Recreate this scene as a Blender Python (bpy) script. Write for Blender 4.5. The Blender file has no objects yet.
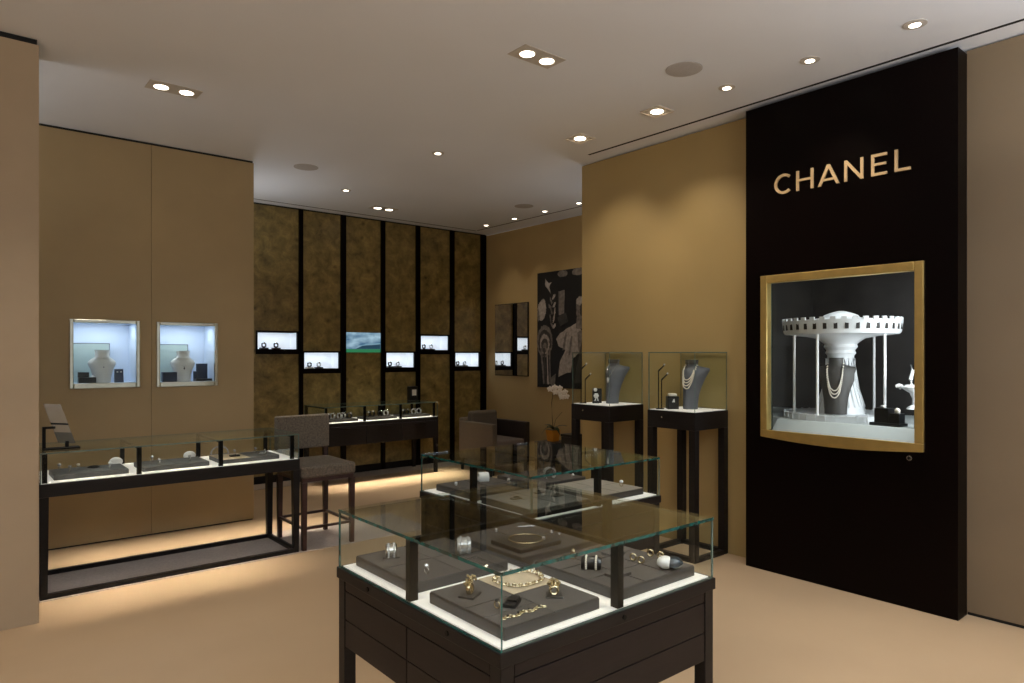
import bpy, math, random
from mathutils import Vector, Matrix
random.seed(7)
C = bpy.context.scene.collection
PI = math.pi
R = math.radians

# ------------------------------------------------------------------ materials
def new_mat(name):
    m = bpy.data.materials.new(name); m.use_nodes = True
    nt = m.node_tree
    return m, nt, nt.nodes['Principled BSDF'], nt.nodes['Material Output']

def mat(name, col, rough=0.6, metal=0.0, noise=0.0, scale=8.0, bump=0.0, bscale=None, spec=0.5, emit=None, es=0.0, coat=0.0, stretch=None):
    m, nt, b, out = new_mat(name)
    b.inputs['Base Color'].default_value = (*col, 1)
    b.inputs['Roughness'].default_value = rough
    b.inputs['Metallic'].default_value = metal
    b.inputs['Specular IOR Level'].default_value = spec
    b.inputs['Coat Weight'].default_value = coat
    if emit:
        b.inputs['Emission Color'].default_value = (*emit, 1); b.inputs['Emission Strength'].default_value = es
    if noise or bump:
        tc = nt.nodes.new('ShaderNodeTexCoord')
        mp = nt.nodes.new('ShaderNodeMapping'); nt.links.new(tc.outputs['Object'], mp.inputs['Vector'])
        if stretch: mp.inputs['Scale'].default_value = stretch
        n = nt.nodes.new('ShaderNodeTexNoise'); n.inputs['Scale'].default_value = scale; n.inputs['Detail'].default_value = 5
        nt.links.new(mp.outputs['Vector'], n.inputs['Vector'])
        if noise:
            r = nt.nodes.new('ShaderNodeValToRGB')
            r.color_ramp.elements[0].position = 0.3; r.color_ramp.elements[1].position = 0.7
            r.color_ramp.elements[0].color = (*[c*(1-noise) for c in col], 1)
            r.color_ramp.elements[1].color = (*[min(1, c*(1+noise)) for c in col], 1)
            nt.links.new(n.outputs['Fac'], r.inputs['Fac']); nt.links.new(r.outputs['Color'], b.inputs['Base Color'])
        if bump:
            n2 = nt.nodes.new('ShaderNodeTexNoise'); n2.inputs['Scale'].default_value = bscale or scale*10
            nt.links.new(tc.outputs['Object'], n2.inputs['Vector'])
            bp = nt.nodes.new('ShaderNodeBump'); bp.inputs['Strength'].default_value = bump; bp.inputs['Distance'].default_value = 0.002
            nt.links.new(n2.outputs['Fac'], bp.inputs['Height']); nt.links.new(bp.outputs['Normal'], b.inputs['Normal'])
    return m

def glass_mat(name, tint=(0.96, 0.985, 0.975), f0=0.006, gain=1.0):
    m, nt, b, out = new_mat(name); nt.nodes.remove(b)
    N = nt.nodes.new; L = nt.links.new
    g = N('ShaderNodeNewGeometry')
    d = N('ShaderNodeVectorMath'); d.operation = 'DOT_PRODUCT'
    L(g.outputs['Normal'], d.inputs[0]); L(g.outputs['Incoming'], d.inputs[1])
    a = N('ShaderNodeMath'); a.operation = 'ABSOLUTE'; L(d.outputs['Value'], a.inputs[0])
    s = N('ShaderNodeMath'); s.operation = 'SUBTRACT'; s.inputs[0].default_value = 1; L(a.outputs[0], s.inputs[1])
    p = N('ShaderNodeMath'); p.operation = 'POWER'; p.inputs[1].default_value = 5; L(s.outputs[0], p.inputs[0])
    ma = N('ShaderNodeMath'); ma.operation = 'MULTIPLY_ADD'; ma.inputs[1].default_value = (1-f0)*gain; ma.inputs[2].default_value = f0
    L(p.outputs[0], ma.inputs[0])
    t = N('ShaderNodeBsdfTransparent'); t.inputs['Color'].default_value = (*tint, 1)
    gl = N('ShaderNodeBsdfGlossy'); gl.inputs['Roughness'].default_value = 0.0; gl.inputs['Color'].default_value = (0.95, 1, 0.98, 1)
    mx = N('ShaderNodeMixShader'); L(ma.outputs[0], mx.inputs[0]); L(t.outputs[0], mx.inputs[1]); L(gl.outputs[0], mx.inputs[2])
    L(mx.outputs[0], out.inputs['Surface'])
    return m

def burl_mat(name, seed):
    m, nt, b, out = new_mat(name)
    N = nt.nodes.new; L = nt.links.new
    tc = N('ShaderNodeTexCoord'); mp = N('ShaderNodeMapping'); mp.inputs['Location'].default_value = (seed*3.1, seed*1.7, seed*2.3)
    L(tc.outputs['Object'], mp.inputs['Vector'])
    n = N('ShaderNodeTexNoise'); n.inputs['Scale'].default_value = 6.5; n.inputs['Detail'].default_value = 7; n.inputs['Roughness'].default_value = 0.72; n.inputs['Distortion'].default_value = 0.35
    L(mp.outputs['Vector'], n.inputs['Vector'])
    r = N('ShaderNodeValToRGB'); e = r.color_ramp.elements
    e[0].position = 0.32; e[0].color = (0.095, 0.066, 0.019, 1); e[1].position = 0.72; e[1].color = (0.38, 0.275, 0.09, 1)
    k = e.new(0.52); k.color = (0.225, 0.162, 0.05, 1)
    L(n.outputs['Fac'], r.inputs['Fac'])
    v = N('ShaderNodeTexVoronoi'); v.inputs['Scale'].default_value = 5.5; v.inputs['Randomness'].default_value = 1
    L(mp.outputs['Vector'], v.inputs['Vector'])
    r2 = N('ShaderNodeValToRGB'); r2.color_ramp.elements[0].position = 0.03; r2.color_ramp.elements[0].color = (0.25, 0.2, 0.15, 1)
    r2.color_ramp.elements[1].position = 0.22; r2.color_ramp.elements[1].color = (1, 1, 1, 1)
    L(v.outputs['Distance'], r2.inputs['Fac'])
    mx = N('ShaderNodeMix'); mx.data_type = 'RGBA'; mx.blend_type = 'MULTIPLY'; mx.inputs[0].default_value = 0.75
    L(r.outputs['Color'], mx.inputs[6]); L(r2.outputs['Color'], mx.inputs[7]); L(mx.outputs[2], b.inputs['Base Color'])
    b.inputs['Roughness'].default_value = 0.35
    return m

def sky_screen_mat():
    m, nt, b, out = new_mat('screen_sky')
    N = nt.nodes.new; L = nt.links.new
    tc = N('ShaderNodeTexCoord'); n = N('ShaderNodeTexNoise'); n.inputs['Scale'].default_value = 9; n.inputs['Detail'].default_value = 4
    mp = N('ShaderNodeMapping'); mp.inputs['Scale'].default_value = (0.6, 1, 1.4); L(tc.outputs['Object'], mp.inputs['Vector']); L(mp.outputs['Vector'], n.inputs['Vector'])
    r = N('ShaderNodeValToRGB'); e = r.color_ramp.elements
    e[0].position = 0.35; e[0].color = (0.04, 0.13, 0.24, 1); e[1].position = 0.68; e[1].color = (0.45, 0.66, 0.78, 1)
    L(n.outputs['Fac'], r.inputs['Fac']); L(r.outputs['Color'], b.inputs['Emission Color']); b.inputs['Emission Strength'].default_value = 0.85
    b.inputs['Base Color'].default_value = (0.01, 0.01, 0.01, 1)
    return m

M = {}
M['floor'] = mat('floor_cream', (0.48, 0.345, 0.212), 0.5, noise=0.05, scale=1.3, bump=0.08, bscale=60, spec=0.35)
M['ceiling'] = mat('ceiling_plaster', (0.80, 0.83, 0.89), 0.9, noise=0.02, scale=1)
M['taupe'] = mat('taupe_wall_fabric', (0.375, 0.275, 0.142), 0.75, noise=0.05, scale=2.5, bump=0.15, bscale=260)
M['pillar'] = mat('pale_taupe_fabric', (0.395, 0.300, 0.195), 0.75, noise=0.05, scale=2.5, bump=0.15, bscale=260)
M['gold_wall'] = mat('gold_wall_fabric', (0.385, 0.275, 0.112), 0.6, noise=0.04, scale=1.6, bump=0.12, bscale=240)
M['poster_wall'] = mat('olive_gold_wall', (0.46, 0.33, 0.145), 0.7, noise=0.05, scale=1.6, bump=0.12, bscale=240)
M['right_wall'] = mat('beige_wall_fabric', (0.20, 0.145, 0.086), 0.7, noise=0.05, scale=2, bump=0.12, bscale=240)
M['black_panel'] = mat('black_lacquer', (0.0022, 0.0006, 0.0004), 0.38, noise=0.2, scale=3, spec=0.08)
M['black'] = mat('black_gap', (0.004, 0.004, 0.004), 0.8)
M['espresso'] = mat('espresso_wood', (0.0095, 0.0075, 0.007), 0.42, noise=0.25, scale=12, stretch=(1, 1, 8), spec=0.22)
M['espresso2'] = mat('espresso_wood_front', (0.0115, 0.0078, 0.0074), 0.42, noise=0.2, scale=12, stretch=(1, 1, 8), spec=0.22)
M['dark_metal'] = mat('dark_bronze_metal', (0.005, 0.0045, 0.004), 0.5, noise=0.15, scale=20, spec=0.12)
M['tray'] = mat('brown_leather', (0.036, 0.031, 0.029), 0.42, noise=0.12, scale=20, bump=0.2, bscale=500)
M['pad'] = mat('brown_suede', (0.070, 0.060, 0.055), 0.6, noise=0.1, scale=25, bump=0.2, bscale=600)
M['greytray'] = mat('slate_leather', (0.075, 0.073, 0.073), 0.5, noise=0.12, scale=20, bump=0.2, bscale=500)
M['grey_pad'] = mat('pale_grey_suede', (0.22, 0.205, 0.195), 0.75, noise=0.08, scale=25)
M['stone_pad'] = mat('stone_suede', (0.30, 0.265, 0.225), 0.75, noise=0.08, scale=25)
M['beige_pad'] = mat('beige_suede', (0.46, 0.37, 0.26), 0.8, noise=0.08, scale=25)
M['deck'] = mat('glowing_white_deck', (0.82, 0.78, 0.73), 0.5, noise=0.02, scale=4, emit=(1, 0.93, 0.86), es=0.29)  # glow added so the white deck reads brighter than its surroundings
M['glass'] = glass_mat('clear_glass')
M['glass_case'] = glass_mat('clear_case_glass', (0.97, 0.99, 0.98))
M['edge'] = mat('teal_glass_edge', (0.005, 0.075, 0.068), 0.12, noise=0.7, scale=30, spec=0.9)
M['edge_pale'] = mat('pale_glass_edge', (0.12, 0.17, 0.145), 0.15, noise=0.15, scale=30, spec=0.8)
M['gold'] = mat('polished_gold', (0.74, 0.61, 0.38), 0.25, metal=1, noise=0.06, scale=10)
M['brass'] = mat('brushed_brass', (0.66, 0.49, 0.18), 0.42, metal=1, noise=0.08, scale=14)
M['sign_gold'] = mat('sign_gold', (0.78, 0.56, 0.30), 0.5, metal=0.25, noise=0.03, scale=14)
M['silver'] = mat('silver', (0.82, 0.82, 0.80), 0.18, metal=1, noise=0.05, scale=40)
M['mirror_frame'] = mat('mirror_bevel', (0.75, 0.80, 0.74), 0.12, metal=1, noise=0.1, scale=12)
M['mirror'] = mat('mirror', (0.80, 0.78, 0.74), 0.01, metal=1, noise=0.01, scale=2)
M['crystal'] = mat('crystal', (0.92, 0.92, 0.92), 0.08, metal=0.6, noise=0.2, scale=150, spec=1)
M['white'] = mat('matte_white', (0.80, 0.80, 0.80), 0.5, noise=0.03, scale=8)
M['white_warm'] = mat('ivory', (0.82, 0.77, 0.68), 0.5, noise=0.03, scale=8)
M['pearl'] = mat('pearl', (0.86, 0.80, 0.70), 0.22, noise=0.03, scale=40, coat=0.5)
M['bust_blue'] = mat('slate_blue_leather', (0.115, 0.125, 0.15), 0.55, noise=0.1, scale=18, bump=0.15, bscale=400)
M['bust_dark'] = mat('charcoal_leather', (0.05, 0.047, 0.043), 0.55, noise=0.1, scale=18, bump=0.15, bscale=400)
M['bust_white'] = mat('white_linen', (0.72, 0.70, 0.64), 0.7, noise=0.04, scale=18, bump=0.2, bscale=300)
M['navy'] = mat('navy_leatherette', (0.010, 0.018, 0.048), 0.5, noise=0.15, scale=20)
M['jet'] = mat('jet_black', (0.006, 0.006, 0.007), 0.3, noise=0.1, scale=20)
M['niche_in'] = mat('pale_blue_niche', (0.62, 0.70, 0.83), 0.6, noise=0.02, scale=3)
M['sage'] = mat('pale_sage_board', (0.36, 0.44, 0.42), 0.6, noise=0.03, scale=5)
M['lightbox'] = mat('lit_white_niche', (0.7, 0.72, 0.76), 0.6, noise=0.02, scale=5, emit=(0.80, 0.86, 1.0), es=0.55)
M['vit_back'] = mat('charcoal_backdrop', (0.020, 0.017, 0.016), 0.6, noise=0.5, scale=6)
M['vit_deck'] = mat('grey_white_shelf', (0.56, 0.60, 0.60), 0.45, noise=0.03, scale=6)
M['carousel'] = mat('carousel_white', (0.70, 0.72, 0.74), 0.45, noise=0.03, scale=10)
M['carpet'] = mat('grey_carpet', (0.46, 0.39, 0.34), 0.95, noise=0.1, scale=60, bump=0.4, bscale=700)
M['tweed'] = mat('brown_tweed', (0.125, 0.103, 0.078), 0.95, noise=0.35, scale=75, bump=0.5, bscale=500)
M['chair_brown'] = mat('brown_upholstery', (0.125, 0.100, 0.072), 0.9, noise=0.2, scale=90, bump=0.4, bscale=500)
M['chair_dark'] = mat('dark_brown_leather', (0.03, 0.02, 0.016), 0.5, noise=0.2, scale=30)
M['cushion'] = mat('taupe_cushion', (0.15, 0.118, 0.10), 0.9, noise=0.15, scale=80)
M['red_wood'] = mat('reddish_dark_wood', (0.035, 0.012, 0.009), 0.4, noise=0.25, scale=12, stretch=(1, 1, 8))
M['table_plum'] = mat('plum_brown_wood', (0.05, 0.033, 0.030), 0.35, noise=0.2, scale=14)
M['orange'] = mat('amber_ceramic', (0.62, 0.26, 0.02), 0.3, noise=0.08, scale=10, coat=0.4)
M['leaf'] = mat('orchid_leaf', (0.02, 0.035, 0.010), 0.4, noise=0.25, scale=20)
M['stem'] = mat('orchid_stem', (0.05, 0.05, 0.015), 0.5, noise=0.2, scale=30)
M['petal'] = mat('white_petal', (0.92, 0.88, 0.80), 0.6, noise=0.06, scale=40)
M['lamp'] = mat('lamp_lens', (1, 0.95, 0.85), 0.4, noise=0.02, scale=8, emit=(1, 0.86, 0.66), es=9)
M['fixture'] = mat('fixture_plate', (0.56, 0.52, 0.47), 0.5, noise=0.05, scale=20)
M['fixture_rim'] = mat('fixture_rim', (0.70, 0.62, 0.52), 0.4, noise=0.05, scale=20)
M['grille'] = mat('speaker_grille', (0.46, 0.44, 0.43), 0.8, noise=0.15, scale=260)
M['plate'] = mat('mirror_reflection_taupe', (0.25, 0.20, 0.135), 0.2, metal=0.2, noise=0.05, scale=5)  # taupe reflection painted into the tabletop mirror
M['plate_olive'] = mat('mirror_reflection_olive', (0.045, 0.034, 0.008), 0.3, metal=0.0, noise=0.05, scale=5)  # olive reflection painted into the mirror's lower part
M['p_black'] = mat('print_black', (0.006, 0.006, 0.006), 0.6, noise=0.3, scale=9)
M['p_dark'] = mat('print_dark_grey', (0.045, 0.040, 0.036), 0.6, noise=0.4, scale=14)
M['p_mid'] = mat('print_mid_grey', (0.17, 0.15, 0.135), 0.6, noise=0.4, scale=22)
M['p_light'] = mat('print_light_grey', (0.36, 0.32, 0.29), 0.6, noise=0.3, scale=22)
M['s_sky'] = sky_screen_mat()
M['s_green'] = mat('screen_green', (0.0, 0.02, 0.01), 0.5, noise=0.1, scale=20, emit=(0.03, 0.22, 0.09), es=0.8)
M['s_dark'] = mat('screen_dark_blue', (0.0, 0.01, 0.02), 0.5, noise=0.1, scale=20, emit=(0.02, 0.06, 0.10), es=0.8)
M['s_pale'] = mat('screen_pale_blue', (0.0, 0.01, 0.02), 0.5, noise=0.1, scale=20, emit=(0.22, 0.40, 0.50), es=0.8)
M['blue_enamel'] = mat('blue_enamel', (0.02, 0.035, 0.055), 0.2, noise=0.1, scale=60, coat=0.6)
BURL = [burl_mat('burl_wood_%d' % i, i+1) for i in range(6)]

# ------------------------------------------------------------------ mesh builder
class MB:
    def __init__(s): s.v = []; s.f = []; s.m = []
    def add(s, vs, fs, m=0):
        o = len(s.v); s.v += [tuple(p) for p in vs]
        for i, f in enumerate(fs):
            s.f.append([o+k for k in f]); s.m.append(m[i] if isinstance(m, (list, tuple)) else m)
        return s
    def box(s, x0, x1, y0, y1, z0, z1, m=0):
        vs = [(x0,y0,z0),(x1,y0,z0),(x1,y1,z0),(x0,y1,z0),(x0,y0,z1),(x1,y0,z1),(x1,y1,z1),(x0,y1,z1)]
        fs = [(0,3,2,1),(4,5,6,7),(0,1,5,4),(2,3,7,6),(1,2,6,5),(3,0,4,7)]   # -z +z -y +y +x -x
        return s.add(vs, fs, m)
    def pane(s, x0, x1, y0, y1, z0, z1, face=0, edge=1):
        d = [x1-x0, y1-y0, z1-z0]; k = d.index(min(d))
        a = [edge]*6
        for i in {0: (4, 5), 1: (2, 3), 2: (0, 1)}[k]: a[i] = face
        return s.box(x0, x1, y0, y1, z0, z1, a)
    def frustum(s, cx, cy, z0, z1, a0, b0, a1, b1, m=0, dx=0, dy=0):
        vs = [(cx+sx*a0, cy+sy*b0, z0) for sx, sy in ((-1,-1),(1,-1),(1,1),(-1,1))] + [(cx+dx+sx*a1, cy+dy+sy*b1, z1) for sx, sy in ((-1,-1),(1,-1),(1,1),(-1,1))]
        return s.add(vs, [(0,3,2,1),(4,5,6,7),(0,1,5,4),(2,3,7,6),(1,2,6,5),(3,0,4,7)], m)
    def prism(s, poly, axis, a0, a1, m=0):
        def P(p, a): return {'x': (a, p[0], p[1]), 'y': (p[0], a, p[1]), 'z': (p[0], p[1], a)}[axis]
        n = len(poly); vs = [P(p, a0) for p in poly] + [P(p, a1) for p in poly]
        fs = [tuple(range(n)), tuple(range(2*n-1, n-1, -1))] + [(i, n+i, n+(i+1) % n, (i+1) % n) for i in range(n)]
        return s.add(vs, fs, m)
    def lathe(s, prof, c=(0,0,0), n=24, m=0, cap=True):
        vs = []; fs = []
        for r, z in prof:
            for k in range(n):
                a = 2*PI*k/n; vs.append((c[0]+r*math.cos(a), c[1]+r*math.sin(a), c[2]+z))
        for i in range(len(prof)-1):
            for k in range(n):
                fs.append((i*n+k, i*n+(k+1) % n, (i+1)*n+(k+1) % n, (i+1)*n+k))
        if cap:
            fs.append(tuple(range(n-1, -1, -1))); b = (len(prof)-1)*n; fs.append(tuple(b+k for k in range(n)))
        return s.add(vs, fs, m)
    def cyl(s, c, r, z0, z1, n=20, m=0): return s.lathe([(r, z0), (r, z1)], c, n, m)
    def tube(s, pts, r, n=8, closed=False, m=0):
        pts = [Vector(p) for p in pts]; N = len(pts); vs = []; fs = []
        rr = r if isinstance(r, (list, tuple)) else [r]*N
        up = Vector((0, 0, 1))
        for i, p in enumerate(pts):
            a = pts[(i-1) % N] if closed or i > 0 else p
            b = pts[(i+1) % N] if closed or i < N-1 else p
            d = (b-a).normalized()
            u = d.cross(up)
            if u.length < 0.05: u = d.cross(Vector((0, 1, 0.01)))
            u.normalize(); w = u.cross(d).normalized()
            for k in range(n):
                t = 2*PI*k/n; vs.append(p+u*(math.cos(t)*rr[i])+w*(math.sin(t)*rr[i]))
        for i in range(N if closed else N-1):
            j = (i+1) % N
            for k in range(n): fs.append((i*n+k, i*n+(k+1) % n, j*n+(k+1) % n, j*n+k))
        if not closed: fs += [tuple(range(n-1, -1, -1)), tuple((N-1)*n+k for k in range(n))]
        return s.add(vs, fs, m)
    def ring(s, c, Rr, r, ax=(0,0,1), n=24, k=8, m=0, ex=1.0):
        ax = Vector(ax).normalized(); u = ax.orthogonal().normalized(); w = ax.cross(u)
        c = Vector(c)
        vs = []; fs = []
        for i in range(n):
            t = 2*PI*i/n; d = u*math.cos(t)+w*math.sin(t)
            for j in range(k):
                q = 2*PI*j/k; vs.append(c+d*(Rr+r*math.cos(q))+ax*(r*ex*math.sin(q)))
        for i in range(n):
            for j in range(k): fs.append((i*k+j, ((i+1) % n)*k+j, ((i+1) % n)*k+(j+1) % k, i*k+(j+1) % k))
        return s.add(vs, fs, m)
    def ball(s, c, rx, ry=None, rz=None, n=12, m=0):
        ry = ry or rx; rz = rz or rx; vs = []; fs = []; h = max(4, n//2)
        vs.append((c[0], c[1], c[2]-rz))
        for i in range(1, h):
            a = -PI/2+PI*i/h
            for k in range(n):
                t = 2*PI*k/n; vs.append((c[0]+rx*math.cos(a)*math.cos(t), c[1]+ry*math.cos(a)*math.sin(t), c[2]+rz*math.sin(a)))
        vs.append((c[0], c[1], c[2]+rz)); L = len(vs)-1
        for k in range(n):
            fs.append((0, 1+(k+1) % n, 1+k)); fs.append((L, L-n+k, L-n+(k+1) % n))
        for i in range(h-2):
            for k in range(n): fs.append((1+i*n+k, 1+i*n+(k+1) % n, 1+(i+1)*n+(k+1) % n, 1+(i+1)*n+k))
        return s.add(vs, fs, m)
    def grid(s, rows, m=0, closed=False):
        n = len(rows[0]); vs = [p for r in rows for p in r]; fs = []
        for i in range(len(rows)-1):
            for k in range(n if closed else n-1):
                fs.append((i*n+k, i*n+(k+1) % n, (i+1)*n+(k+1) % n, (i+1)*n+k))
        if closed: fs += [tuple(range(n-1, -1, -1)), tuple((len(rows)-1)*n+k for k in range(n))]
        return s.add(vs, fs, m)
    def move(s, d=(0,0,0), rz=0, i0=0):
        c, q = math.cos(rz), math.sin(rz)
        s.v = s.v[:i0]+[(x*c-y*q+d[0], x*q+y*c+d[1], z+d[2]) for x, y, z in s.v[i0:]]
        return s
    def build(s, name, mats, parent=None, smooth=False, bevel=0, loc=(0,0,0), seg=2):
        me = bpy.data.meshes.new(name); me.from_pydata(s.v, [], s.f); me.update()
        mats = mats if isinstance(mats, (list, tuple)) else [mats]
        for q in mats: me.materials.append(M[q] if isinstance(q, str) else q)
        for p, k in zip(me.polygons, s.m): p.material_index = k
        import bmesh
        bm = bmesh.new(); bm.from_mesh(me); bmesh.ops.recalc_face_normals(bm, faces=bm.faces[:]); bm.to_mesh(me); bm.free()
        if smooth:
            for p in me.polygons: p.use_smooth = True
            try: me.set_sharp_from_angle(angle=R(40))
            except Exception: pass
        o = bpy.data.objects.new(name, me); C.objects.link(o); o.location = loc
        if parent: o.parent = parent
        if bevel:
            b = o.modifiers.new('edge', 'BEVEL'); b.width = bevel; b.segments = seg; b.limit_method = 'ANGLE'
        return o

def tag(o, label=None, cat=None, group=None, kind=None):
    if label: o['label'] = label
    if cat: o['category'] = cat
    if group: o['group'] = group
    if kind: o['kind'] = kind
    return o
def thing(name, label, cat, loc=(0,0,0), rz=0, group=None):
    o = bpy.data.objects.new(name, None); C.objects.link(o); o.empty_display_size = 0.1
    o.location = loc; o.rotation_euler = (0, 0, rz)
    return tag(o, label, cat, group)
def copy_tree(o, parent=None):
    c = o.copy(); C.objects.link(c); c.parent = parent
    for ch in list(o.children): copy_tree(ch, c)
    return c
def dup(o, loc, rz, label, group=None):
    c = copy_tree(o); c.location = loc; c.rotation_euler = (0, 0, rz); c['label'] = label
    if group: c['group'] = group
    return c
def struct(name, mb, mats, **k): return tag(mb.build(name, mats, **k), kind='structure')

# ------------------------------------------------------------------ room
H = 3.375
struct('floor', MB().box(-4, 9, -4, 9.2, -0.1, 0), 'floor')
struct('ceiling', MB().box(-4, 9, -4, 9.2, H, H+0.1), 'ceiling')
# pillar at the near left
t = MB().box(-3.5, 0.417, 4.785, 5.125, 0, H-0.035)
struct('wall_left', t, 'pillar')
struct('trim_1', MB().box(-3.5, 0.409, 4.80, 5.11, H-0.035, H), 'black')

def wall_with_holes(mb, x0, x1, z0, z1, y0, y1, holes):
    """a slab in the xz plane with rectangular holes (hx0, hx1, hz0, hz1) sorted along x"""
    x = x0
    for a, b, c, d in holes:
        mb.box(x, a, y0, y1, z0, z1); mb.box(a, b, y0, y1, z0, c); mb.box(a, b, y0, y1, d, z1); x = b
    mb.box(x, x1, y0, y1, z0, z1); return mb
YN = 6.5
NICHE = [(0.766, 1.277, 1.275, 1.842), (1.401, 1.912, 1.271, 1.838)]
t = MB()
x = -3.5
wall_with_holes(t, -3.5, 1.3635, 0.012, H-0.02, YN, YN+0.06, NICHE[:1])
wall_with_holes(t, 1.3665, 2.235, 0.012, H-0.02, YN, YN+0.06, NICHE[1:])
t.box(2.175, 2.235, YN+0.06, 8.5, 0.012, H-0.02)
t.box(1.36, 1.37, YN+0.012, YN+0.055, 0.012, H-0.02, 1)
struct('wall_niche', t, ['taupe', 'black'])
struct('trim_2', MB().box(-3.5, 2.23, YN+0.012, YN+0.05, H-0.02, H), 'black')
struct('baseboard_niche', MB().box(-3.5, 2.23, YN+0.012, YN+0.05, 0, 0.012), 'black')

# back wall: six burl bays between black uprights
YB = 8.25
bays = [(2.24, 3.390), (3.440, 3.950), (4.020, 4.535), (4.595, 5.085), (5.150, 5.665), (5.735, 6.225)]
lit = {0: (1.56, 1.845, 2.86, 3.390), 1: (1.315, 1.60, 3.44, 3.950), 3: (1.315, 1.60, 4.60, 5.085), 4: (1.56, 1.845, 5.150, 5.665), 5: (1.315, 1.60, 5.742, 6.225)}
wb = struct('wall_back', MB().box(2.235, 6.38, 8.56, 8.62, 0, H), 'black')
for i, (a, b) in enumerate(bays):
    z0, z1 = (lit[i][0], lit[i][1]) if i in lit else (1.7, 1.704)
    lo = 2.24 if i == 0 else a
    p = MB().box(lo, b, YB, YB+0.03, 0.09, z0).build('lower_panel', BURL[i], wb)
    p = MB().box(lo, b, YB, YB+0.03, z1, H-0.015).build('upper_panel', BURL[(i+2) % 6], wb)
posts = [(3.390, 3.440), (3.950, 4.020), (4.535, 4.595), (5.085, 5.150), (5.665, 5.735), (6.225, 6.32)]
for i, (a, b) in enumerate(posts):
    MB().box(a, b, YB-0.03, YB+0.05, 0, H-0.012).build('upright', 'black_panel', wb)
MB().box(2.235, 6.32, YB-0.012, YB+0.02, 0, 0.09).build('plinth', 'espresso', wb)
MB().box(2.235, 6.32, YB-0.01, YB+0.04, H-0.015, H).build('top_rail', 'black', wb)

# right hand walls
struct('wall_poster', MB().box(6.32, 6.38, 4.58, 8.56, 0, H-0.02), 'poster_wall')
struct('wall_gold', MB().box(4.71, 4.77, 2.77, 4.62, 0.0, H-0.012).box(4.77, 6.32, 4.54, 4.62, 0, H-0.012), 'gold_wall')
t = MB().box(4.69, 4.75, -4, 1.40, 0.02, H-0.012)
struct('wall_right', t, 'right_wall')
struct('baseboard_right', MB().box(4.70, 4.75, -4, 1.40, 0, 0.02), 'black')
# black feature panel with a hole for the display window
PX = 4.54
VY0, VY1, VZ0, VZ1 = 1.575, 2.643, 0.965, 2.118
t = MB()
t.box(PX, PX+0.15, 1.40, VY0, 0, H-0.03); t.box(PX, PX+0.15, VY1, 2.77, 0, H-0.03)
t.box(PX, PX+0.15, VY0, VY1, 0, VZ0); t.box(PX, PX+0.15, VY0, VY1, VZ1, H-0.03)
struct('wall_feature', t, 'black_panel')
struct('trim_3', MB().box(4.50, 4.525, -4, 4.34, H-0.002, H+0.001), 'black')
struct('trim_4', MB().box(5.995, 6.012, 4.7, 8.03, H-0.002, H+0.001), 'black')
struct('trim_5', MB().box(2.3, 6.0, 8.05, 8.067, H-0.002, H+0.001), 'black')
struct('wall_far_left', MB().box(-3.56, -3.5, -4, 8.6, 0, H), 'pillar')

# grey carpet strips
tag(MB().box(0.0, 3.35, 5.172, 5.905, 0, 0.004).build('carpet_strip', 'carpet'), 'grey carpet strip under the long counter and the bar stool', 'carpet')
tag(MB().box(2.3, 6.2, 7.9, 8.22, 0, 0.004).build('carpet_strip', 'carpet'), 'dark carpet strip along the foot of the burl wood wall', 'carpet')

# ------------------------------------------------------------------ ceiling fittings
def downlight_twin(x, y, rz, label):
    t = thing('twin_downlight', label, 'ceiling light', (x, y, H), rz, 'twin ceiling downlights')
    MB().box(-0.165, 0.165, -0.085, 0.085, -0.004, -0.0005).build('plate', 'fixture', t)
    for s in (-1, 1):
        MB().lathe([(0.056, -0.0045), (0.056, -0.008), (0.046, -0.008)], (s*0.08, 0, 0), 28).build('ring', 'fixture_rim', t, smooth=True)
        MB().lathe([(0.045, -0.005), (0.045, -0.0085), (0.03, -0.011)], (s*0.08, 0, 0), 28).build('lens', 'lamp', t, smooth=True)
    return t
def downlight_square(x, y, label):
    t = thing('square_downlight', label, 'ceiling light', (x, y, H), 0, 'square ceiling downlights')
    MB().box(-0.085, 0.085, -0.085, 0.085, -0.004, -0.0005).build('plate', 'fixture', t)
    rim = MB()
    for a in ((-0.09, 0.09, -0.09, -0.082), (-0.09, 0.09, 0.082, 0.09), (-0.09, -0.082, -0.082, 0.082), (0.082, 0.09, -0.082, 0.082)): rim.box(*a, -0.010, -0.0005)
    rim.build('rim', 'fixture_rim', t)
    MB().lathe([(0.046, -0.005), (0.046, -0.009), (0.03, -0.012)], (0, 0, 0), 28).build('lens', 'lamp', t, smooth=True)
def downlight_small(x, y, label, r=0.033, big=0.055):
    t = thing('round_downlight', label, 'ceiling light', (x, y, H), 0, 'small round ceiling downlights')
    MB().lathe([(big, -0.0005), (big, -0.004), (r, -0.007)], (0, 0, 0), 28).build('trim_ring', 'fixture', t, smooth=True)
    MB().lathe([(r*0.82, -0.003), (r*0.82, -0.0085), (r*0.4, -0.0105)], (0, 0, 0), 24).build('lens', 'lamp', t, smooth=True)
downlight_twin(1.208, 5.085, 0, 'twin ceiling downlight over the long counter by the pillar')
downlight_twin(2.785, 3.114, 0, 'twin ceiling downlight over the two glass island cases')
downlight_twin(4.20, 7.566, 0, 'twin ceiling downlight over the far counter and burl wall')
downlight_square(4.096, 3.236, 'square ceiling downlight in front of the pedestal with the pearl bust')
downlight_square(4.108, 4.052, 'square ceiling downlight in front of the pedestal with the pendant bust')
downlight_small(4.10, 2.646, 'round downlight by the far edge of the black panel, first of that row', 0.034, 0.055)
downlight_small(4.115, 2.072, 'round downlight in front of the black panel, middle of three', 0.034, 0.058)
downlight_small(4.114, 1.477, 'round downlight at the near edge of the black panel', 0.036, 0.06)
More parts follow.
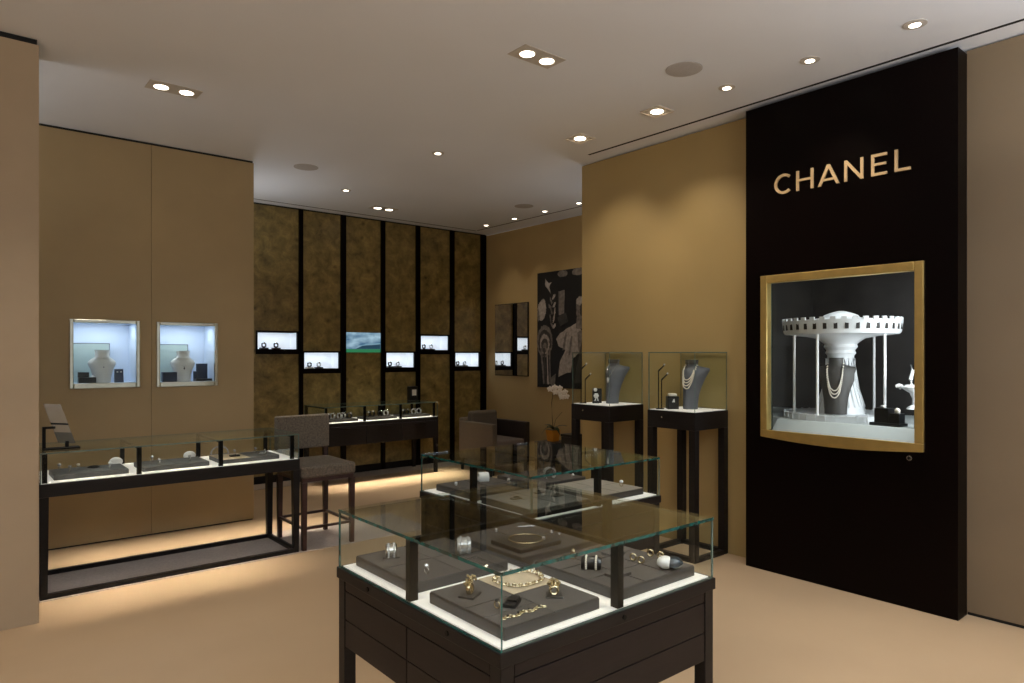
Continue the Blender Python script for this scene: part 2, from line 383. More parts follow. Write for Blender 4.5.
downlight_small(3.425, 5.173, 'lone small downlight in the open middle of the ceiling')
downlight_small(3.411, 6.983, 'small downlight beside the corner of the niche wall')
for y, l in ((7.607, 'tiny downlight in the far corner, deepest of the row along the poster wall'), (6.989, 'tiny downlight second from the far corner, above the wall mirror'),
             (6.39, 'tiny downlight third from the far corner, above the poster'), (5.785, 'tiny downlight of the poster-wall row, next to the gold wall')):
    downlight_small(5.845, y, l, 0.034, 0.045)
for x, y, l in ((3.627, 2.651, 'round ceiling speaker near the black panel'), (2.695, 6.376, 'round ceiling speaker near the niche wall corner'), (5.454, 6.34, 'round ceiling speaker near the poster wall')):
    tag(MB().lathe([(0.115, -0.0005), (0.115, -0.004), (0.10, -0.006)], (0, 0, 0), 36).build('ceiling_speaker', 'grille', loc=(x, y, H), smooth=True), l, 'speaker', 'ceiling speakers')

# ------------------------------------------------------------------ sign lettering
sg = thing('wall_sign', 'raised gold capital letters spelling a shop name across the black panel', 'sign', (PX, 2.1, 2.684))
SZ = 0.137; SW = 0.0170; D0, D1 = -0.012, 0.0
def letter(polys, y0):
    mb = MB()
    for p in polys: mb.prism([(y0-2.1-a, b) for a, b in p], 'x', D0, D1)
    return mb.build('letter', 'sign_gold', sg)
def bar(a, b, c, d): return [(a, c), (b, c), (b, d), (a, d)]
cr = SZ/2; cx = 0.068
outer = [(cx+(cr+0.002)*math.cos(a), cr+(cr+0.002)*math.sin(a)) for a in [R(48+264*k/26) for k in range(27)]]
inner = [(cx+(cr-SW)*math.cos(a), cr+(cr-SW)*math.sin(a)) for a in [R(48+264*k/26) for k in range(27)]]
arcs = [[outer[k], outer[k+1], inner[k+1], inner[k]] for k in range(26)]
letter([outer+inner[::-1]], 2.538)
w = 0.119; letter([bar(0, SW, 0, SZ), bar(w-SW, w, 0, SZ), bar(SW, w-SW, SZ*0.46, SZ*0.46+SW*0.9)], 2.378)
w = 0.142; hw = w/2
letter([[(0, 0), (SW*1.1, 0), (hw+0.001, SZ*0.82), (hw+0.001, SZ), (hw-SW*0.55, SZ)], [(w, 0), (hw+SW*0.55, SZ), (hw+0.001, SZ), (hw+0.001, SZ*0.82), (w-SW*1.1, 0)], bar(w*0.25, w*0.75, SZ*0.22, SZ*0.22+SW*0.85)], 2.226)
w = 0.119; letter([bar(0, SW, 0, SZ), bar(w-SW, w, 0, SZ), [(SW, SZ), (SW*0.0+SW, SZ*0.79), (w-SW, 0), (w-SW, SZ*0.21)]], 2.05)
w = 0.093; letter([bar(0, SW, 0, SZ), bar(SW, w, 0, SW), bar(SW, w, SZ-SW, SZ), bar(SW, w*0.94, SZ*0.46, SZ*0.46+SW*0.9)], 1.881)
w = 0.090; letter([bar(0, SW, 0, SZ), bar(SW, w, 0, SW)], 1.742)
k = MB(); k.prism([(0.016*math.cos(2*PI*i/20), 0.016*math.sin(2*PI*i/20)) for i in range(20)], 'x', -0.012, 0)
k.prism([(0.009*math.cos(2*PI*i/16), 0.009*math.sin(2*PI*i/16)) for i in range(16)], 'x', -0.018, -0.012, 1)
tag(k.build('wall_lock', ['silver', 'dark_metal'], loc=(PX, 1.658, 0.92)), 'small round metal lock on the black panel under the display window', 'lock')

# ------------------------------------------------------------------ display window in the black panel
dw = thing('display_window', 'gold-framed display window in the black panel holding a white carousel', 'display window', (PX, 2.109, 0.965))
O = (-PX, -2.109, -0.965)
t = MB(); fi = (VY0+0.052, VY1-0.052, VZ0+0.05, VZ1-0.055)
t.box(PX-0.022, PX+0.04, VY0, fi[0], fi[2], VZ1).box(PX-0.022, PX+0.04, fi[1], VY1, fi[2], VZ1).box(PX-0.022, PX+0.04, fi[0], fi[1], fi[3], VZ1)
# lower rail bows slightly downward in the middle
N = 14; lo = [(VY0+(VY1-VY0)*k/N, VZ0-0.028*math.sin(PI*k/N)) for k in range(N+1)]
t.prism(lo+[(VY1, fi[2]), (VY0, fi[2])], 'x', PX-0.022, PX+0.0)
t.move(O).build('frame', 'brass', dw, bevel=0.004)
MB().pane(PX+0.041, PX+0.047, fi[0], fi[1], fi[2], fi[3]).move(O).build('glass_pane', ['glass', 'edge_pale'], dw)
DX0, DX1, DY0, DY1, DZ, DT = 4.60, 5.72, 1.42, 2.86, 1.085, 2.25
MB().box(DX1, DX1+0.03, DY0, DY1, 0.95, DT).box(4.78, DX1, DY0-0.03, DY0, 0.95, DT).move(O).build('backdrop', 'vit_back', dw)
MB().box(4.78, DX1, DY1, DY1+0.03, 0.95, DT).move(O).build('side_mirror', 'mirror', dw)
MB().box(4.70, DX1, DY0, DY1, DT, DT+0.03).move(O).build('top_board', 'vit_back', dw)
MB().prism([(4.585, 1.0), (4.665, DZ), (DX1, DZ), (DX1, 0.95), (4.585, 0.95)], 'y', fi[0]-0.001, fi[1]+0.001).box(4.78, DX1, DY0, fi[0]-0.001, 0.95, DZ).box(4.78, DX1, fi[1]+0.001, DY1, 0.95, DZ).move(O).build('shelf', 'vit_deck', dw)
for y in (2.0, 2.35):
    MB().lathe([(0.03, 0), (0.03, -0.012), (0.02, -0.02)], (5.15, y, DT), 20).move(O).build('spot_lens', 'lamp', dw, smooth=True)
MB().box(4.72, 5.4, DY0+0.02, 1.70, DZ, DZ+0.1).move(O).build('plinth_block', 'jet', dw)

# carousel
CC = (5.08, 2.325, DZ)
car = thing('carousel_model', 'white toy carousel with scalloped canopy behind the necklace bust', 'carousel model', CC)
Rb = 0.385
t = MB().lathe([(Rb, 0), (Rb, 0.04), (0, 0.04)], n=48, cap=True)
for k in range(36):
    a = 2*PI*k/36; ca, sa = math.cos(a), math.sin(a)
    t.box(-0.0035, 0.0035, -0.004, 0.006, 0.002, 0.05); t.move((Rb*ca, Rb*sa, 0), a-PI/2, len(t.v)-8)
t.lathe([(Rb+0.004, 0.0), (Rb+0.004, 0.008)], n=48, cap=False).lathe([(Rb+0.004, 0.036), (Rb+0.004, 0.044)], n=48, cap=False)
t.build('platform', 'carousel', car, smooth=True)
t = MB().lathe([(0.17, 0.04), (0.155, 0.10), (0.115, 0.22), (0.095, 0.33), (0.090, 0.46), (0.105, 0.48), (0.095, 0.50), (0.115, 0.525), (0.108, 0.545), (0.16, 0.585), (0.25, 0.604), (0.35, 0.612)], n=40)
for k in range(24):
    a = 2*PI*k/24
    t.tube([(0.158*math.cos(a), 0.158*math.sin(a), 0.09), (0.118*math.cos(a), 0.118*math.sin(a), 0.22), (0.097*math.cos(a), 0.097*math.sin(a), 0.36), (0.094*math.cos(a), 0.094*math.sin(a), 0.44)], 0.008, 5)
t.build('column', 'carousel', car, smooth=True)
Rc = 0.392
t = MB().lathe([(0.33, 0.612), (0.38, 0.616), (Rc, 0.63), (Rc+0.010, 0.70), (Rc+0.004, 0.715), (0.28, 0.722), (0.13, 0.738), (0.115, 0.758), (0.07, 0.776), (0.02, 0.790)], n=56)
t.build('canopy', 'carousel', car, smooth=True)
t = MB(); n_ = 36
AN = []
for q in range(36):
    for f_, hi in ((0.0, 0), (0.5, 0), (0.501, 1), (0.999, 1)): AN.append((2*PI*(q+f_)/36, hi))
rows_o = [[((Rc+0.0105)*math.cos(a), (Rc+0.0105)*math.sin(a), z if z < 0.71 else (0.732 if hi else 0.708)) for a, hi in AN] for z in (0.70, 0.72)]
rows_i = [[((Rc-0.002)*math.cos(a), (Rc-0.002)*math.sin(a), z if z < 0.71 else (0.732 if hi else 0.708)) for a, hi in AN] for z in (0.72, 0.70)]
rr = rows_o+rows_i; NN = n_*4
t.add([p for r0 in rr for p in r0], [(i*NN+k, i*NN+(k+1) % NN, ((i+1) % 4)*NN+(k+1) % NN, ((i+1) % 4)*NN+k) for i in range(4) for k in range(NN)])
t.build('crown_rim', 'carousel', car)
wbox = MB().box(-0.012, 0.012, -0.001, 0.004, 0.646, 0.690)
w0 = wbox.build('window_frame', 'vit_back', car)
for k in range(36):
    a = 2*PI*k/36; q = w0 if k == 0 else w0.copy()
    if k: C.objects.link(q)
    q.location = ((Rc+0.0035)*math.cos(a), (Rc+0.0035)*math.sin(a), 0); q.rotation_euler = (0, 0, a-PI/2)
for f_ in (143, 57, -20, -95, -171):
    a = R(-39.7-f_)
    MB().cyl((0.325*math.cos(a), 0.325*math.sin(a), 0), 0.0095, 0.04, 0.614, 12).build('pole', 'white', car, smooth=True)

# necklace busts: a board-like torso whose shoulders sweep back
def bust_mb(h=0.39, sw=0.11, bw=0.055, sweep=0.06, th=0.045, lean=0.05):
    """faces -x; width along y"""
    prof = [(0.0, bw), (0.12, bw*1.02), (0.28, bw*1.1), (0.45, bw*1.3), (0.60, bw*1.62), (0.72, sw*0.93), (0.79, sw), (0.835, sw*0.94), (0.86, sw*0.62), (0.885, sw*0.42), (0.93, sw*0.37), (1.0, sw*0.39)]
    rows = []; n = 12
    for q, wv in prof:
        z = q*h; off = lean*q*q - (0.012 if 0.45 < q < 0.8 else 0)
        row = []
        for side in (0, 1):
            for k in range(n):
                s = -1+2*k/(n-1)
                if side: s = -s
                xx = off+sweep*(wv/sw)**1.5*abs(s)**1.8
                tk = th*(0.75+0.25*(1-q))*math.sqrt(max(0.0, 1-0.92*s*s))
                row.append((xx-(tk*0.5 if not side else -tk*0.5), s*wv, z))
        rows.append(row)
    return MB().grid(rows, closed=True)
def bust_front(y, z, h, sw, bw, sweep, th, lean):
    prof = [(0.0, bw), (0.12, bw*1.02), (0.28, bw*1.1), (0.45, bw*1.3), (0.60, bw*1.62), (0.72, sw*0.93), (0.79, sw), (0.835, sw*0.94), (0.86, sw*0.62), (0.885, sw*0.42), (0.93, sw*0.37), (1.0, sw*0.39)]
    q = max(0, min(1, z/h)); w = prof[-1][1]
    for (q0, w0), (q1, w1) in zip(prof, prof[1:]):
        if q0 <= q <= q1: w = w0+(w1-w0)*(q-q0)/(q1-q0)
    s_ = min(1, abs(y)/w)
    return lean*q*q-(0.012 if 0.45 < q < 0.8 else 0)+sweep*(w/sw)**1.5*s_**1.8-th*(0.75+0.25*(1-q))*math.sqrt(max(0.0, 1-0.92*s_*s_))*0.5
def strand2(mb, w, drop, z0, bp, r=0.0048, n=46):
    for k in range(n+1):
        t_ = -1+2*k/n
        y = w*t_*(1+0.45*(1-t_*t_)); z = z0-drop*(1-abs(t_)**2.2)
        mb.ball((bust_front(y, z, *bp)-r*1.7, y, z), r, n=8)
    return mb
def strand(mb, w, drop, z0, xo=-0.035, r=0.0045, n=44, lean=0.0, back=0.05):
    for k in range(n+1):
        u = -1+2*k/n
        y = w*math.copysign(abs(u)**0.9, u)*(1-0.12*(1-abs(u))); z = z0-drop*(1-abs(u)**2.3)
        x = xo+back*abs(u)**3-lean*(1-abs(u))
        mb.ball((x, y, z), r, n=8)
    return mb
def pearl_necklace(name, label, loc, rz, strands, z0, bp):
    t = thing(name, label, 'necklace', loc, rz)
    for w, d in strands: strand2(MB(), w, d, z0, bp).build('strand', 'pearl', t, smooth=True)
    return t
BPR = (0.385, 0.120, 0.060, 0.10, 0.06, 0.05); BPV = (0.40, 0.125, 0.072, 0.06, 0.05, 0.03)
bustR = thing('necklace_bust', 'slate-blue leather bust with pearl strands in the glass-topped pedestal beside the black panel', 'display bust', (4.50, 3.25, 1.1245), 0.10, 'leather necklace busts')
bust_mb(0.385, 0.120, 0.060, 0.10, 0.06, 0.05).build('torso', 'bust_blue', bustR, smooth=True)
MB().grid([[(0.040+0.004*q+(0.034+0.0015*q)*math.cos(2*PI*k/24), (0.0465+0.002*q)*math.sin(2*PI*k/24), 0.352+0.012*q) for k in range(24)] for q in range(4)], closed=True).build('neck', 'bust_dark', bustR, smooth=True)
bustL = dup(bustR, (4.50, 4.07, 1.1245), 0.10, 'slate-blue leather bust with one pale pendant in the glass-topped pedestal nearer the poster')
bustV = thing('necklace_bust', 'charcoal leather bust wearing pearls in front of the white carousel', 'display bust', (4.84, 2.255, DZ+0.046), 0.28, 'leather necklace busts')
bust_mb(0.40, 0.125, 0.072, 0.06, 0.05, 0.03).build('torso', 'bust_dark', bustV, smooth=True)
pearl_necklace('pearl_necklace', 'four-row white pearl necklace on the slate-blue bust', (4.50, 3.25, 1.1245), 0.10, [(0.048, 0.115), (0.050, 0.138), (0.052, 0.161), (0.054, 0.184)], 0.345, BPR)
pearl_necklace('pearl_necklace', 'long three-row white pearl necklace on the charcoal bust by the carousel', (4.84, 2.255, DZ+0.046), 0.28, [(0.050, 0.19), (0.052, 0.215), (0.054, 0.24)], 0.358, BPV)
pn = thing('pendant_necklace', 'fine necklace with a pale oval pendant on the blue bust by the poster', 'necklace', (4.50, 4.07, 1.1245), 0.10)
MB().tube([(bust_front(0.05*u, 0.345-0.12*(1-abs(u)**1.5), *BPR)-0.006, 0.05*u, 0.345-0.12*(1-abs(u)**1.5)) for u in [-1+k/10 for k in range(21)]], 0.0015, 6).build('chain', 'silver', pn, smooth=True)
MB().ball((bust_front(0, 0.205, *BPR)-0.012, 0, 0.205), 0.008, 0.014, 0.024).build('pendant', 'crystal', pn, smooth=True)

# black jewellery stand and white figurine in the window
st = thing('jewellery_stand', 'stepped black jewellery stand beside the carousel in the display window', 'display stand', (4.775, 1.875, DZ), R(-8))
MB().box(-0.05, 0.05, -0.10, 0.10, 0, 0.02).build('base', 'jet', st, bevel=0.002)
MB().box(-0.035, 0.035, -0.02, 0.075, 0.02, 0.115).build('tall_block', 'jet', st, bevel=0.002)
MB().box(-0.035, 0.035, -0.09, -0.025, 0.02, 0.085).build('low_block', 'jet', st, bevel=0.002)
def flower_mb(r, n=7):
    mb = MB()
    for ring_r, zz, cnt in ((r*0.62, 0, n), (r*0.3, r*0.3, max(4, n-2))):
        for k in range(cnt):
            a = 2*PI*k/cnt+zz*50; mb.ball((ring_r*math.cos(a), ring_r*math.sin(a), zz), r*0.45, r*0.45, r*0.3, n=8)
    return mb.ball((0, 0, r*0.5), r*0.3, n=8)
tag(flower_mb(0.017).build('flower_ring', 'crystal', loc=(4.775, 1.905, DZ+0.125), smooth=True), 'sparkling flower-shaped ring on the tall block of the black stand', 'ring')
tag(MB().ball((0, 0, 0.016), 0.018, n=14).ring((0, 0, 0.004), 0.012, 0.003).build('pearl_ring', ['pearl'], loc=(4.765, 1.815, DZ+0.086), smooth=True), 'round white pearl ring on the low block of the black stand', 'ring')
fg = thing('figurine', 'white sculpted figurine with a raised arm at the side of the display window', 'figurine', (5.02, 1.80, DZ+0.1))
MB().lathe([(0.055, 0), (0.05, 0.01), (0.02, 0.03), (0.018, 0.07), (0.035, 0.11), (0.075, 0.135), (0.085, 0.15), (0.05, 0.165)], n=24).build('body', 'white', fg, smooth=True)
MB().tube([(0, 0.085, 0.145), (-0.01, 0.10, 0.155), (-0.02, 0.115, 0.15)], [0.02, 0.016, 0.011], 8).build('head', 'white', fg, smooth=True)
MB().tube([(0, 0.02, 0.15), (0, 0.03, 0.20), (0, 0.018, 0.25), (0.0, 0.026, 0.30)], [0.018, 0.013, 0.010, 0.006], 8).tube([(0, 0.02, 0.25), (0, -0.005, 0.272), (0, -0.02, 0.275)], 0.006, 6).build('arm', 'white', fg, smooth=True)

# ------------------------------------------------------------------ niches in the taupe wall
def niche(box, label, cool):
    x0, x1, z0, z1 = box; cx = (x0+x1)/2
    t = thing('wall_niche_case', label, 'display niche', (cx, YN, z0), 0, 'lit niches in the taupe wall')
    O = (-cx, -YN, -z0); f = 0.030
    fr = MB()
    for a in ((x0, x0+f, z0, z1), (x1-f, x1, z0, z1), (x0+f, x1-f, z1-f, z1), (x0+f, x1-f, z0, z0+0.046)):
        fr.box(a[0], a[1], YN-0.014, YN+0.02, a[2], a[3])
    fr.move(O).build('frame', 'mirror_frame', t, bevel=0.006)
    it = MB(); d = 0.36
    it.box(x0, x1, YN+d, YN+d+0.02, z0, z1).box(x0, x0+0.02, YN+0.02, YN+d, z0, z1).box(x1-0.02, x1, YN+0.02, YN+d, z0, z1)
    it.box(x0+0.02, x1-0.02, YN+0.02, YN+d, z1-0.02, z1).box(x0+0.02, x1-0.02, YN+0.02, YN+d, z0, z0+0.04)
    it.move(O).build('interior', 'niche_in', t)
    MB().pane(x0+f, x1-f, YN+0.002, YN+0.007, z0+0.046, z1-f).move(O).build('glass_pane', ['glass', 'edge_pale'], t)
    return t
niche(NICHE[0], 'mirror-framed lit niche in the taupe wall with a black jewellery box, nearer the pillar', 0)
niche(NICHE[1], 'mirror-framed lit niche in the taupe wall with a tall navy stand, beside the panel seam', 0)
def torso_bust(label, loc):
    t = thing('bust_form', label, 'display bust', loc, 0, 'white linen busts')
    prof = [(0, .066, .04), (.06, .072, .045), (.11, .084, .05), (.15, .102, .05), (.168, .105, .047), (.185, .096, .044), (.20, .080, .042), (.212, .062, .040), (.222, .055, .038), (.24, .053, .036), (.275, .057, .037)]
    rows = []
    for z, a, b in prof: rows.append([(a*math.cos(2*PI*k/24), b*math.sin(2*PI*k/24)-0.01*(z > .2), z) for k in range(24)])
    MB().grid(rows, closed=True).build('torso', 'bust_white', t, smooth=True)
    return t
for i, (x0, x1, z0, z1) in enumerate(NICHE):
    zf = z0+0.0405; cx = (x0+x1)/2
    b = thing('backing_board', ['pale sage board with a dark edge behind the bust in the niche nearer the pillar', 'pale sage board with a dark edge behind the bust in the niche beside the seam'][i], 'board', (x0+0.185, YN+0.31, zf), 0, 'sage backing boards')
    MB().box(-0.145, 0.145, 0.0, 0.008, 0, 0.33).build('board', 'sage', b)
    MB().box(-0.152, -0.145, -0.002, 0.01, 0, 0.337).box(0.145, 0.152, -0.002, 0.01, 0, 0.337).box(-0.145, 0.145, -0.002, 0.01, 0.33, 0.337).build('edge', 'bust_blue', b)
    torso_bust(['white linen bust with a tiny crystal in the niche nearer the pillar', 'white linen bust with a small dark pendant in the niche beside the seam'][i], (cx+0.0, YN+0.17, zf))
x0, x1, z0, z1 = NICHE[0]; zf = z0+0.0405; cx = (x0+x1)/2
tag(MB().ball((0, 0, 0), 0.006, 0.003, 0.006, n=8).tube([(u*0.07, 0.012-0.004+0.03*abs(u)**2, 0.004+0.05*abs(u)**1.6) for u in [-1+k/8 for k in range(17)]], 0.0012, 5).build('crystal_necklace', 'crystal', loc=(cx+0.005, YN+0.114, zf+0.132), smooth=True), 'fine necklace with a tiny crystal on the white bust nearer the pillar', 'necklace')
t = thing('jewellery_box', 'open black jewellery box with a white brooch in the niche nearer the pillar', 'jewellery box', (cx-0.12, YN+0.09, zf), 0)
MB().box(-0.062, 0.062, -0.035, 0.035, 0, 0.05).build('base', 'jet', t, bevel=0.002)
MB().box(-0.062, 0.018, 0.008, 0.035, 0.05, 0.092).build('lid', 'jet', t, bevel=0.002)
tag(flower_mb(0.015).build('brooch', 'white', loc=(cx-0.082, YN+0.075, zf+0.055), smooth=True), 'white flower brooch on the open black box in the niche', 'brooch')
t = thing('earring_stand', 'navy upright earring stand with two pearl studs in the niche nearer the pillar', 'earring stand', (cx+0.115, YN+0.10, zf))
MB().prism([(-0.02, 0), (0.025, 0), (0.012, 0.115), (0.002, 0.115)], 'x', -0.033, 0.033).build('panel', 'navy', t, bevel=0.002)
for s in (-1, 1):
    tag(MB().ball((0, 0, 0), 0.007, n=10).build('earring', 'crystal', loc=(cx+0.115+s*0.013, YN+0.10-0.011, zf+0.09), smooth=True), 'white stud earring of the pair on the navy niche stand', 'earring', 'stud pair on the navy stand')
x0, x1, z0, z1 = NICHE[1]; zf = z0+0.0405; cx = (x0+x1)/2
t = thing('pendant_necklace', 'fine necklace with a dark drop on the white bust beside the seam', 'necklace', (cx, YN+0.116, zf+0.13))
MB().tube([(u*0.055, 0.004+0.03*abs(u)**2, 0.003+0.065*abs(u)**1.2) for u in [-1+k/8 for k in range(17)]], 0.0012, 5).build('chain', 'silver', t, smooth=True)
MB().ball((0, -0.002, -0.012), 0.006, 0.004, 0.011, n=8).build('pendant', 'jet', t, smooth=True)
tag(MB().box(-0.057, 0.057, -0.035, 0.035, 0, 0.088).build('jewellery_box', 'navy', loc=(cx-0.13, YN+0.09, zf), bevel=0.003), 'square navy jewellery box in front of the bust beside the seam', 'jewellery box')
t = thing('display_stand', 'tall navy stepped stand with a dark tray in the niche beside the seam', 'display stand', (cx+0.148, YN+0.13, zf))
MB().box(-0.035, 0.055, 0.0, 0.04, 0, 0.16).build('tall_panel', 'navy', t, bevel=0.002)
MB().box(-0.062, -0.036, -0.02, 0.03, 0, 0.09).build('low_panel', 'navy', t, bevel=0.002)
MB().box(-0.06, 0.075, -0.07, -0.022, 0, 0.024).build('tray', 'jet', t, bevel=0.002)

# ------------------------------------------------------------------ lit niches and screen in the burl wall
def lit_niche(i, label):
    z0, z1, x0, x1 = lit[i]; cx = (x0+x1)/2
    t = thing('display_niche', label, 'display niche', (cx, YB, z0), 0, 'lit niches in the burl wall')
    O = (-cx, -YB, -z0); f = 0.02; zb = z0+0.062
    fr = MB()
    lx0 = x0
    for a in ((x0, x0+f, zb, z1-f), (x1-f, x1, zb, z1-f), (x0, x1, z1-f, z1), (x0, x1, z0, zb)): fr.box(a[0], a[1], YB-0.012, YB+0.24, a[2], a[3])
    fr.move(O).build('frame', 'black_panel', t)
    if x0 > bays[i][0]+0.01 and i: MB().box(bays[i][0], x0, YB-0.012, YB+0.03, z0, z1).move(O).build('side_filler', 'black_panel', t)
    if i == 0: MB().box(2.24, x0, YB, YB+0.03, z0, z1).move(O).build('side_filler', BURL[0], t)
    MB().box(x0+f+0.001, x1-f-0.001, YB+0.2, YB+0.22, zb, z1-f).box(x0+f+0.001, x0+f+0.004, YB+0.02, YB+0.2, zb, z1-f).box(x1-f-0.004, x1-f-0.001, YB+0.02, YB+0.2, zb, z1-f).move(O).build('glowing_lining', 'lightbox', t)  # emission on back and sides; sides glow so they don't look dark
    MB().pane(x0+f, x1-f, YB, YB+0.004, zb, z1-f).move(O).build('glass_pane', ['glass', 'edge_pale'], t)
    return zb, cx
wp = None
def watch_on_block(x, y, z, label, dark=True, group='watches in the burl-wall niches', block='jet'):
    t = thing('watch', label, 'watch', (x, y, z+0.0005), 0, group)
    MB().box(-0.048, 0.048, -0.03, 0.03, 0, 0.018).build('block', block, t, bevel=0.002)
    m = 'jet' if dark else 'white'
    MB().tube([(0.024*math.sin(a), -0.012*math.cos(a)*0, 0.050+0.026*math.cos(a)) for a in [R(35+290*k/18) for k in range(19)]], 0.010, 8).build('strap', m, t, smooth=True)
    MB().ball((0, -0.012, 0.075), 0.015, 0.008, 0.015, n=12).build('dial', 'silver', t, smooth=True)
names = {0: 'high lit niche beside the niche-wall corner', 1: 'low lit niche left of the video screen bay', 3: 'low lit niche between the screen and the small black box', 4: 'high lit niche nearest the far corner', 5: 'low lit niche in the corner bay by the mirror'}
names = {0: 'high lit niche in the burl bay beside the taupe wall', 1: 'low lit niche in the bay before the video screen', 3: 'low lit niche in the bay just past the video screen', 4: 'high lit niche in the bay next to the corner bay', 5: 'low lit niche in the corner bay by the wall mirror'}
short = {0: 'high niche beside the taupe wall', 1: 'low niche before the video screen', 3: 'low niche just past the video screen', 4: 'high niche past the video screen', 5: 'low niche by the wall mirror'}
for i in (0, 1, 3, 4, 5):
    zb, cx = lit_niche(i, names[i])
    x0, x1 = lit[i][2], lit[i][3]
    watch_on_block(x0+0.13, YB+0.09, zb, 'dark strap watch on a block, first in the ' + short[i], True, block=['greytray', 'white_warm', 0, 'jet', 'jet', 'greytray'][i])
    watch_on_block(x0+0.13+(0.15 if i in (0,) else 0.125), YB+0.09, zb, ('dark' if i == 0 else 'pale') + ' strap watch on a block, second in the ' + short[i], i == 0, block=['greytray', 'jet', 0, 'greytray', 'jet', 'greytray'][i])
tv = thing('video_screen', 'blue and green video screen showing clouds over a long building in the burl wall', 'screen', (4.2775, YB, 1.584))
MB().box(-0.2565, 0.2565, -0.012, 0.02, -0.003, 0.27).build('housing', 'black', tv)
s = MB().box(-0.251, 0.251, -0.0135, -0.012, 0.045, 0.264, 0).box(-0.251, 0.251, -0.0135, -0.012, 0.0, 0.045, 1)
s.prism([(-0.12, 0.046), (0.246, 0.046), (0.246, 0.11), (0.05, 0.095), (-0.02, 0.088)], 'y', -0.0145, -0.0135, 2)
s.prism([(-0.06, 0.085), (0.05, 0.098), (0.246, 0.115), (0.246, 0.128), (0.03, 0.112)], 'y', -0.0155, -0.0145, 3)
s.build('picture', ['s_sky', 's_green', 's_dark', 's_pale'], tv)

# ------------------------------------------------------------------ poster and wall mirror on the far right wall
ps = thing('poster_picture', 'tall black-and-white photographic poster of birds and a seated figure', 'poster', (6.319, 6.562, 1.11))
y0, y1 = 0.465, -0.465
MB().box(-0.03, 0, y1, y0, 0, 1.565).build('panel', 'p_black', ps)
W = 0.93; Hh = 1.565
def S(poly): return [(y0-u*W, (1-v)*Hh) for u, v in poly]
def EL(cx, cy, rx, ry, a=0, n=22):
    return [(cx+rx*math.cos(2*PI*k/n)*math.cos(a)-ry*math.sin(2*PI*k/n)*math.sin(a), cy+(rx*math.cos(2*PI*k/n)*math.sin(a)+ry*math.sin(2*PI*k/n)*math.cos(a))) for k in range(n)]
pr = MB(); d = [-0.030]
def shape(poly, m):
    d[0] -= 0.0004
    if len(poly) != 4 or m != 3:
        rj = random.Random(len(pr.v)); q_ = []
        for (a0, b0), (a1, b1) in zip(poly, poly[1:]+poly[:1]):
            for k in range(3):
                f_ = k/3; q_.append((min(1, max(0, a0+(a1-a0)*f_+rj.uniform(-.008, .008))), min(1, max(0, b0+(b1-b0)*f_+rj.uniform(-.005, .005)))))
        poly = q_
    pr.prism(S(poly), 'x', d[0], d[0]+0.0004, m)
shape([(0,0),(1,0),(1,1),(0,1)], 3)
shape([(.18,.05),(.24,.10),(.32,.09),(.26,.13),(.30,.19),(.22,.14),(.17,.12)], 2)             # flying bird
shape(EL(.54,.03,.10,.028), 1); shape(EL(.86,.03,.13,.03), 1)                               # blossoms at the top edge
shape([(.46,.18),(.58,.17),(.58,.37),(.46,.38)], 1)                                           # lamp / candle shape
shape(EL(.10,.33,.10,.085,-.5), 2); shape(EL(.13,.26,.045,.03), 2); shape([(.02,.30),(.06,.40),(.02,.43),(-.0,.36)], 1)   # standing bird
for k, (u, v) in enumerate([(.30,.25),(.36,.22),(.28,.30),(.37,.29),(.31,.34),(.38,.35),(.29,.40),(.36,.41),(.32,.46),(.37,.47)]): shape(EL(u, v, .038, .016, .9*(-1)**k+0.5*math.sin(k*2.3), 12), 1+k % 2)   # leaf spray
shape([(.44,.40),(.62,.36),(.66,.44),(.50,.48)], 0)
for q in range(5):                                                                           # long plumed bird
    shape(EL(.17, .60+.012*q, .17-.032*q, .14-.026*q), [1, 0, 2, 0, 1][q])
for k in range(4): shape([(.08+.06*k,.66),(.12+.06*k,.66),(.17+.045*k,.97),(.14+.045*k,.97)], [1, 0, 2, 1][k])
shape([(.42,.58),(.50,.53),(.66,.49),(.82,.46),(.93,.52),(.95,.66),(.84,.72),(.74,.76),(.72,.86),(.46,.90),(.50,.78),(.60,.68),(.47,.64)], 2)   # pale draped sitter
shape(EL(.895,.335,.075,.10), 1); shape([(.84,.40),(.94,.40),(.96,.50),(.82,.50)], 1); shape(EL(.90,.275,.078,.035), 2); shape(EL(.93,.35,.035,.05), 0)           # head
shape([(.84,.54),(.999,.50),(.999,.74),(.88,.72)], 1); shape([(.93,.60),(.999,.58),(.999,.95),(.78,.95)], 0)
shape([(.60,.54),(.64,.52),(.60,.66),(.56,.68)], 1); shape([(.72,.56),(.76,.56),(.70,.72),(.67,.72)], 1)
shape([(.30,.92),(.42,.88),(.40,.99),(.32,.99)], 1)
pr.build('print_pattern', ['p_dark', 'p_mid', 'p_light', 'p_black'], ps)
wm = thing('wall_mirror', 'rectangular wall mirror reflecting two lit niches, between poster and burl wall', 'mirror', (6.319, 7.612, 1.248))
MB().box(-0.018, 0, -0.374, 0.374, 0, 1.048).build('backing', 'dark_metal', wm)
MB().box(-0.0205, -0.018, -0.366, 0.366, 0.008, 1.040).build('glass', 'mirror', wm)

